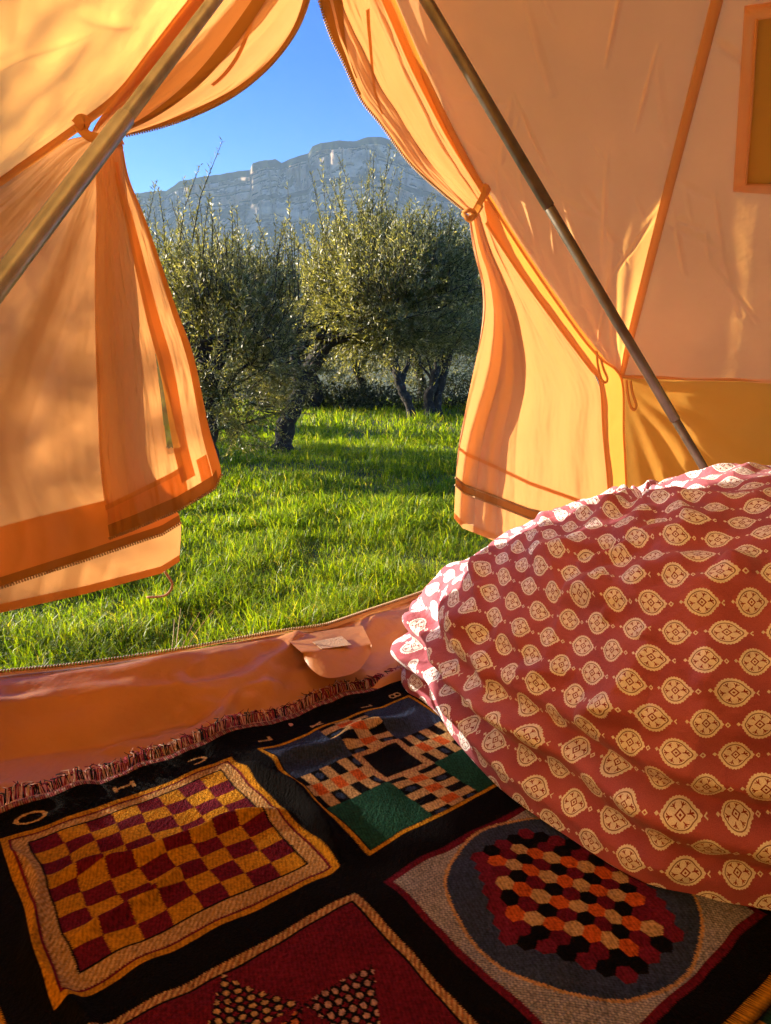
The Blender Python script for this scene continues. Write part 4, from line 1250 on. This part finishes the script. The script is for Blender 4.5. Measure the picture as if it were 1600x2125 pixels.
def olive(label, base, trunks, centre, radii, nsh, seed, lmat=M_LEAF, leaf=0.055, per=26, whips=(), lw=0.22, shl=0.42, group='olive trees of the grove', low=-0.6):
    r = np.random.default_rng(seed)
    root = tag(empty('olive_tree', base), label, 'tree', group)
    centre = np.asarray(centre, float); radii = np.asarray(radii, float)
    parts = []; tips = []
    for tr_ in trunks:
        pts = curve(np.array([p for p, _ in tr_]))(np.linspace(0, 1, 14)); rad = np.interp(np.linspace(0, 1, 14), np.linspace(0, 1, len(tr_)), [q for _, q in tr_])
        rad = rad * (1 + 0.10 * r.normal(size=14)); rad[0] *= 1.25
        pts = pts + r.normal(0, 0.012, pts.shape)
        parts.append(tube(pts, rad, 10)); tips += [(pts[-1], rad[-1]), (pts[-4], rad[-4] * 0.7), (pts[-7], rad[-7] * 0.5)]
    trunk = join(parts)
    mesh_obj('trunk', trunk[0], trunk[1], M_BARK, root)
    bparts = []
    ends = []
    for i in range(16):
        p0, r0 = tips[i % len(tips)]
        d = unit(r.normal(size=3)); d[2] = abs(d[2]) * 0.8 - 0.15
        p1 = centre + d * radii * r.uniform(0.45, 0.85)
        pts, rad = limb(p0, p1, min(r0 * 0.6, 0.05), 0.010, 8, 0.25, seed * 31 + i)
        bparts.append(tube(pts, rad, 6, False)); ends += list(pts[3:])
    ends = np.array(ends)
    # shoots: fill the crown unevenly, thinner at gaps, upright at the top
    pos = unit(r.normal(size=(nsh * 3, 3))) * (r.random((nsh * 3, 1)) ** 0.42)
    pos = pos[pos[:, 2] > low]
    dens = pn(pos * radii * 2.6 + seed, 7)
    pos = pos[dens > -0.06 + 0.22 * (r.random(len(pos)) - 0.5)][:nsh]
    sp = centre + pos * radii * (1 + 0.55 * pn(pos * 1.9 + seed, 8)[:, None])
    outw = unit(pos * [1, 1, 0.6])
    sd = unit(outw * 0.55 + [0, 0, 0.75] + r.normal(0, 0.40, (len(sp), 3)))
    droop = pos[:, 2] < -0.1
    sd[droop, 2] -= 0.55; sd = unit(sd)
    sl_ = shl * r.uniform(0.6, 1.3, len(sp))
    # upright whips that stand clear of the crown
    for (w0, w1) in whips:
        sp = np.vstack([sp, [w0]]); d = np.asarray(w1) - np.asarray(w0)
        sd = np.vstack([sd, [unit(d)]]); sl_ = np.append(sl_, np.linalg.norm(d))
    lb = []; ld = []; ll = []; tw = []
    cnt = np.maximum(per, (sl_ / shl * per).astype(int)); cnt[len(sp) - len(whips):] = (cnt[len(sp) - len(whips):] * 1.5).astype(int)
    for i in range(len(sp)):
        n = cnt[i]
        t = np.linspace(0.02, 1.0, n)
        bend = r.normal(0, 0.16, 3) * sl_[i]
        P_ = sp[i] + np.outer(t * sl_[i], sd[i]) + np.outer(t ** 2, bend)
        ax = unit(np.cross(sd[i], r.normal(size=3))); ay = np.cross(sd[i], ax)
        a_ = np.arange(n) * 2.4 + r.random()
        rad_ = np.cos(a_)[:, None] * ax + np.sin(a_)[:, None] * ay
        ld.append(unit(rad_ * 0.75 + sd[i] * 0.75 + r.normal(0, 0.2, (n, 3)))); lb.append(P_)
        ll.append(leaf * r.uniform(0.6, 1.15, n) * (1 - 0.35 * t))
        if i % 3 == 0 or i >= len(sp) - len(whips):
            tw.append(tube(P_[[0, n // 2, n - 1]], [0.006, 0.004, 0.002], 3, False))
    lb = np.concatenate(lb); ld = np.concatenate(ld); ll = np.concatenate(ll)
    bv = join(bparts + tw)
    tag(mesh_obj('branches', bv[0], bv[1], M_BARK, root), kind='stuff')
    V, F = leaf_cloud(lb, ld, ll, ll * lw, seed + 5)
    tag(mesh_obj('crown', V, F, lmat, root, smooth=False), kind='stuff')
    return root

def at(u, v, y): return on_y(float(u), float(v), y)
def gz(p): return np.array([p[0], p[1], float(ground_z(np.array(p[0]), np.array(p[1]))) - 0.03])

def whip_row(prof, n, Y, drop, seed, spread=10):
    r = np.random.default_rng(seed); o = []
    pr = np.array(prof, float)
    for _ in range(n):
        u = r.uniform(pr[0, 0], pr[-1, 0])
        vt = np.interp(u, pr[:, 0], pr[:, 1]); top = vt + (drop - vt) * r.random() ** 1.2 * 0.7
        du = r.normal(0, spread)
        o.append((at(u - du, drop + 30, Y + r.normal(0, .25)), at(u, top, Y + r.normal(0, .25))))
    return o
# main tree, right of centre: one dark leaning trunk
Y = 7.6
b0 = gz(at(588, 938, Y))
olive('large olive tree with a dark leaning trunk in the middle of the doorway', b0,
      [[(b0, 0.125), (at(592, 890, Y), 0.105), (at(612, 830, Y), 0.095), (at(640, 770, Y + .1), 0.085), (at(668, 725, Y + .1), 0.06), (at(720, 700, Y + .2), 0.04)],
       [(at(622, 805, Y), 0.07), (at(612, 740, Y - .1), 0.055), (at(608, 690, Y - .1), 0.035)]],
      at(812, 640, Y + 0.5), (1.0, 1.0, 0.70), 2300, 3, per=26, leaf=0.076,
      whips=[(at(u, v + 150, Y + 0.3), at(u + du, v, Y + 0.3)) for u, v, du in ((676, 395, -6), (700, 380, 4), (722, 372, 0), (742, 355, 3), (772, 338, 6), (788, 335, 2), (760, 380, -8), (806, 380, 10), (913, 448, 5), (890, 455, 4))]
      + whip_row([(630, 490), (670, 430), (720, 385), (780, 350), (830, 420), (880, 460), (920, 450), (985, 500)], 170, Y + 0.4, 580, 71))
# tree on the left, crown low and broad behind the tied flap
Y = 5.7
b0 = gz(at(440, 985, Y))
olive('broad olive tree on the left, close behind the tied flap', b0,
      [[(b0, 0.085), (at(432, 880, Y), 0.07), (at(440, 790, Y), 0.058), (at(470, 700, Y), 0.04)],
       [(at(436, 850, Y), 0.05), (at(405, 760, Y), 0.037), (at(385, 680, Y), 0.025)]],
      at(455, 735, Y + 0.3), (0.58, 0.7, 0.78), 1800, 8, per=26, leaf=0.060, low=-0.95, shl=0.34,
      whips=[(at(u, v + dv, Y + 0.1), at(u + du, v, Y + 0.1)) for u, v, du, dv in ((398, 318, 10, 190), (372, 352, -4, 170), (306, 365, -18, 190), (318, 415, -10, 150), (420, 400, 8, 140), (345, 390, -6, 150), (440, 415, 6, 120), (482, 410, 4, 130))]
      + whip_row([(320, 470), (350, 400), (390, 360), (430, 410), (480, 440), (520, 465), (555, 460), (590, 468), (625, 510)], 70, Y + 0.3, 590, 72))
# far right pair
Y = 12.2
b0 = gz(at(855, 862, Y))
olive('slim olive tree with a thin trunk leaning left, right of the large trunk', b0,
      [[(b0, 0.11), (at(845, 830, Y), 0.085), (at(826, 790, Y), 0.07), (at(818, 740, Y), 0.05)]],
      at(812, 650, Y + 0.6), (1.25, 1.1, 1.0), 1300, 14, per=20, leaf=0.075, shl=0.5)
Y = 12.8
b0 = gz(at(893, 856, Y))
olive('twin-stemmed olive tree beside the right door flap', b0,
      [[(b0, 0.13), (at(892, 820, Y), 0.10), (at(905, 780, Y), 0.085), (at(912, 730, Y), 0.05)],
       [(gz(at(908, 854, Y)), 0.09), (at(912, 815, Y), 0.075), (at(925, 770, Y), 0.06), (at(940, 720, Y), 0.04)]],
      at(925, 640, Y + 0.6), (1.15, 1.1, 1.25), 1500, 17, per=20, leaf=0.075, shl=0.5)
# grove behind
bgl = [(1015, 838, 15.0, 2.1, 1.75, 'hazy olive tree standing furthest right behind the right flap'),
       (745, 838, 16.5, 2.2, 1.7, 'distant olive tree seen low between the large trunk and the slim one'),
       (650, 840, 15.0, 2.1, 1.7, 'distant olive tree directly behind the large leaning trunk'),
       (540, 840, 14.5, 2.0, 1.6, 'distant olive tree in the gap left of the large trunk'),
       (400, 838, 16.0, 2.3, 1.9, 'distant olive tree behind the broad left one'),
       (870, 836, 18.0, 2.5, 1.9, 'distant olive tree behind the slim and twin-stemmed ones')]
for i, (u, v, Y, w_, h_, lb_) in enumerate(bgl):
    b0 = gz(at(u, v, Y))
    c_ = b0 + [0, 0.2, h_ * 0.85]
    olive(lb_, b0, [[(b0, 0.14), (b0 + [0.1, 0, 0.5], 0.11), (b0 + [-0.1, 0, 1.0], 0.09), (b0 + [0.05, 0, 1.5], 0.05)]],
          c_ + [0, 0, 0.25], (w_ * 0.8, w_ * 0.7, h_ * 0.85), 900, 40 + i, per=16, leaf=0.11, shl=0.6, lw=0.26, low=-0.95)
# olives of the same row outside the frame on the sun side: their shade falls on the tent and the grass
for i, (x, y, zc_, rr3, lb_) in enumerate(((-5.3, 2.55, 1.75, (0.95, 0.95, 1.2), 'olive tree standing just left of the tent outside the view'),
                                          (-7.4, 9.2, 1.25, (0.9, 1.1, 1.0), 'young olive tree beyond the left edge of the view, nearer of two'),
                                          (-8.6, 12.4, 1.25, (0.9, 0.7, 1.0), 'young olive tree beyond the left edge of the view, farther of two'))):
    b0 = gz(np.array([x, y, 0.0]))
    olive(lb_, b0, [[(b0, 0.13), (b0 + [0.1, 0, 0.4], 0.10), (b0 + [-0.05, 0, 0.8], 0.07), (b0 + [0.05, 0, 1.1], 0.05)]],
          b0 + [0, 0, zc_], rr3, 1000 if i == 0 else 900, 60 + i, per=16, leaf=0.09, shl=0.4, lw=0.26)

# undergrowth at the far side of the meadow
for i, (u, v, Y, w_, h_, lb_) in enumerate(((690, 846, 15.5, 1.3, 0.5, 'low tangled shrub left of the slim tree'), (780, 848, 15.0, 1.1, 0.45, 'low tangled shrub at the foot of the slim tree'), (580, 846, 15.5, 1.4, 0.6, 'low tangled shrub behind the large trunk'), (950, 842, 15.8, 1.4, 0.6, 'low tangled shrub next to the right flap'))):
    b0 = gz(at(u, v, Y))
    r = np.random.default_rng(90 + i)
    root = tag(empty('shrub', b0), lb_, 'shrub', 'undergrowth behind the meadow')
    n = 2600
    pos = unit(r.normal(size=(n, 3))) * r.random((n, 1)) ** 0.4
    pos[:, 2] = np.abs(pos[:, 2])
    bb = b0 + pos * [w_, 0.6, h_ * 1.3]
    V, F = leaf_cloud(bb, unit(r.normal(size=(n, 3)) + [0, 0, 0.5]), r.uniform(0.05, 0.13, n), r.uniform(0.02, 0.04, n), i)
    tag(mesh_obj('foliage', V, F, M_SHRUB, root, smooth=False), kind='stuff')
    st = [tube([b0 + [r.uniform(-.5, .5) * w_, 0, 0], b0 + [r.uniform(-1, 1) * w_, r.uniform(-.3, .3), h_ * r.uniform(.7, 1.4)]], [0.015, 0.005], 4, False) for _ in range(14)]
    sv = join(st); tag(mesh_obj('stems', sv[0], sv[1], M_BARK, root), kind='stuff')

# ================================================================== GRASS
def grass(n, y0, y1, hmean, wid, seed):
    r = np.random.default_rng(seed)
    y = (y0 ** 0.5 + r.random(n) * (y1 ** 0.5 - y0 ** 0.5)) ** 2
    x = (r.random(n) * 2 - 1) * (0.62 * y + 0.5)
    x = np.where(r.random(n) < 0.5, x * 0.75, x)
    ok = (x * DN[0] + y * DN[1]) > DK + 0.07 + 0.02 * r.random(n)
    x, y = x[ok], y[ok]
    n = len(x)
    cl_ = pn(p3(x * 2.2, y * 2.2), 131) + 0.5 * pn(p3(x * 6, y * 6), 132)
    keep = r.random(n) < 0.75 + cl_ * 0.6
    x, y, cl_ = x[keep], y[keep], cl_[keep]; n = len(x)
    b = p3(x, y, ground_z(x, y))
    h = hmean * np.clip(r.lognormal(0, 0.34, n) * (1 + 1.5 * cl_), 0.3, 2.6)
    az = r.random(n) * 2 * np.pi + 1.2 * pn(p3(x * 1.5, y * 1.5), 134)
    lean = np.stack([np.cos(az), np.sin(az), 0 * az], -1)
    k = (h * np.abs(r.normal(0.75, 0.4, n)))[:, None]
    side = np.stack([-np.sin(az), np.cos(az), 0 * az], -1)
    tw_ = r.normal(0, 0.6, n)[:, None]
    side = unit(side * 1.0 + lean * tw_)
    w = (wid * r.uniform(0.6, 1.4, n))[:, None]
    up = np.array([0, 0, 1.0])
    mid = b + lean * k * 0.3 + up * (h * 0.58)[:, None]
    tip = b + lean * k * 1.1 + up * (h * (1.0 - 0.25 * (k[:, 0] / h) ** 2))[:, None]
    V = np.stack([b - side * w / 2, b + side * w / 2, mid + side * w * 0.4, mid - side * w * 0.4, tip], 1).reshape(-1, 3)
    i = np.arange(n)[:, None] * 5
    F = np.concatenate([i + [0, 1, 2], i + [0, 2, 3], i + [3, 2, 4]], 0)
    return V, F
parts = [grass(175000, 1.75, 4.8, 0.046, 0.0036, 1), grass(130000, 3.8, 9.5, 0.056, 0.0068, 2), grass(60000, 8.5, 19.0, 0.085, 0.015, 3)]
V = []; F = []; o_ = 0
for v_, f_ in parts:
    V.append(v_); F.append(f_ + o_); o_ += len(v_)
tag(mesh_obj('grass', np.concatenate(V), np.concatenate(F), M_GRASS, None, smooth=True), 'sunlit green meadow grass outside the tent door', 'grass', kind='stuff')

# dry stalks standing in the grass by the sill
sv = []
for (u0, v0, u1, v1, y0) in ((358, 1345, 375, 1262, 2.05), (360, 1345, 416, 1268, 2.06), (368, 1345, 446, 1262, 2.08), (352, 1345, 362, 1285, 2.07)):
    a = at(u0, v0, y0); a[2] = -0.02; b_ = at(u1, v1, y0 + 0.1)
    sv.append(tube([a, (a + b_) / 2 + [0.0, 0.01, 0.01], b_], [0.0018, 0.0014, 0.0008], 4, False))
sv = join(sv)
tag(mesh_obj('dry_stalks', sv[0], sv[1], M_STALK, None, loc=gz(at(360, 1345, 2.05))), 'few pale dry grass stalks standing just outside the sill', 'grass stalks', kind='stuff')

# ================================================================== AIR
m, nt, out = mat_new('valley_air')
pv_ = nd(nt, 'ShaderNodeVolumePrincipled', i_Density=0.00022, i_Anisotropy=0.1)
pv_.inputs['Color'].default_value = (0.50, 0.74, 1.0, 1)
nt.links.new(pv_.outputs[0], out.inputs['Volume'])
hv, hf = boxes(np.array([[240.0, 615.0, 165.0]]), np.array([[1.0, 0, 0]]), np.array([[0, 1.0, 0]]), np.array([[0, 0, 1.0]]), 680.0, 1045.0, 170.0)
tag(mesh_obj('haze', hv, hf, m, None, smooth=False), kind='stuff')
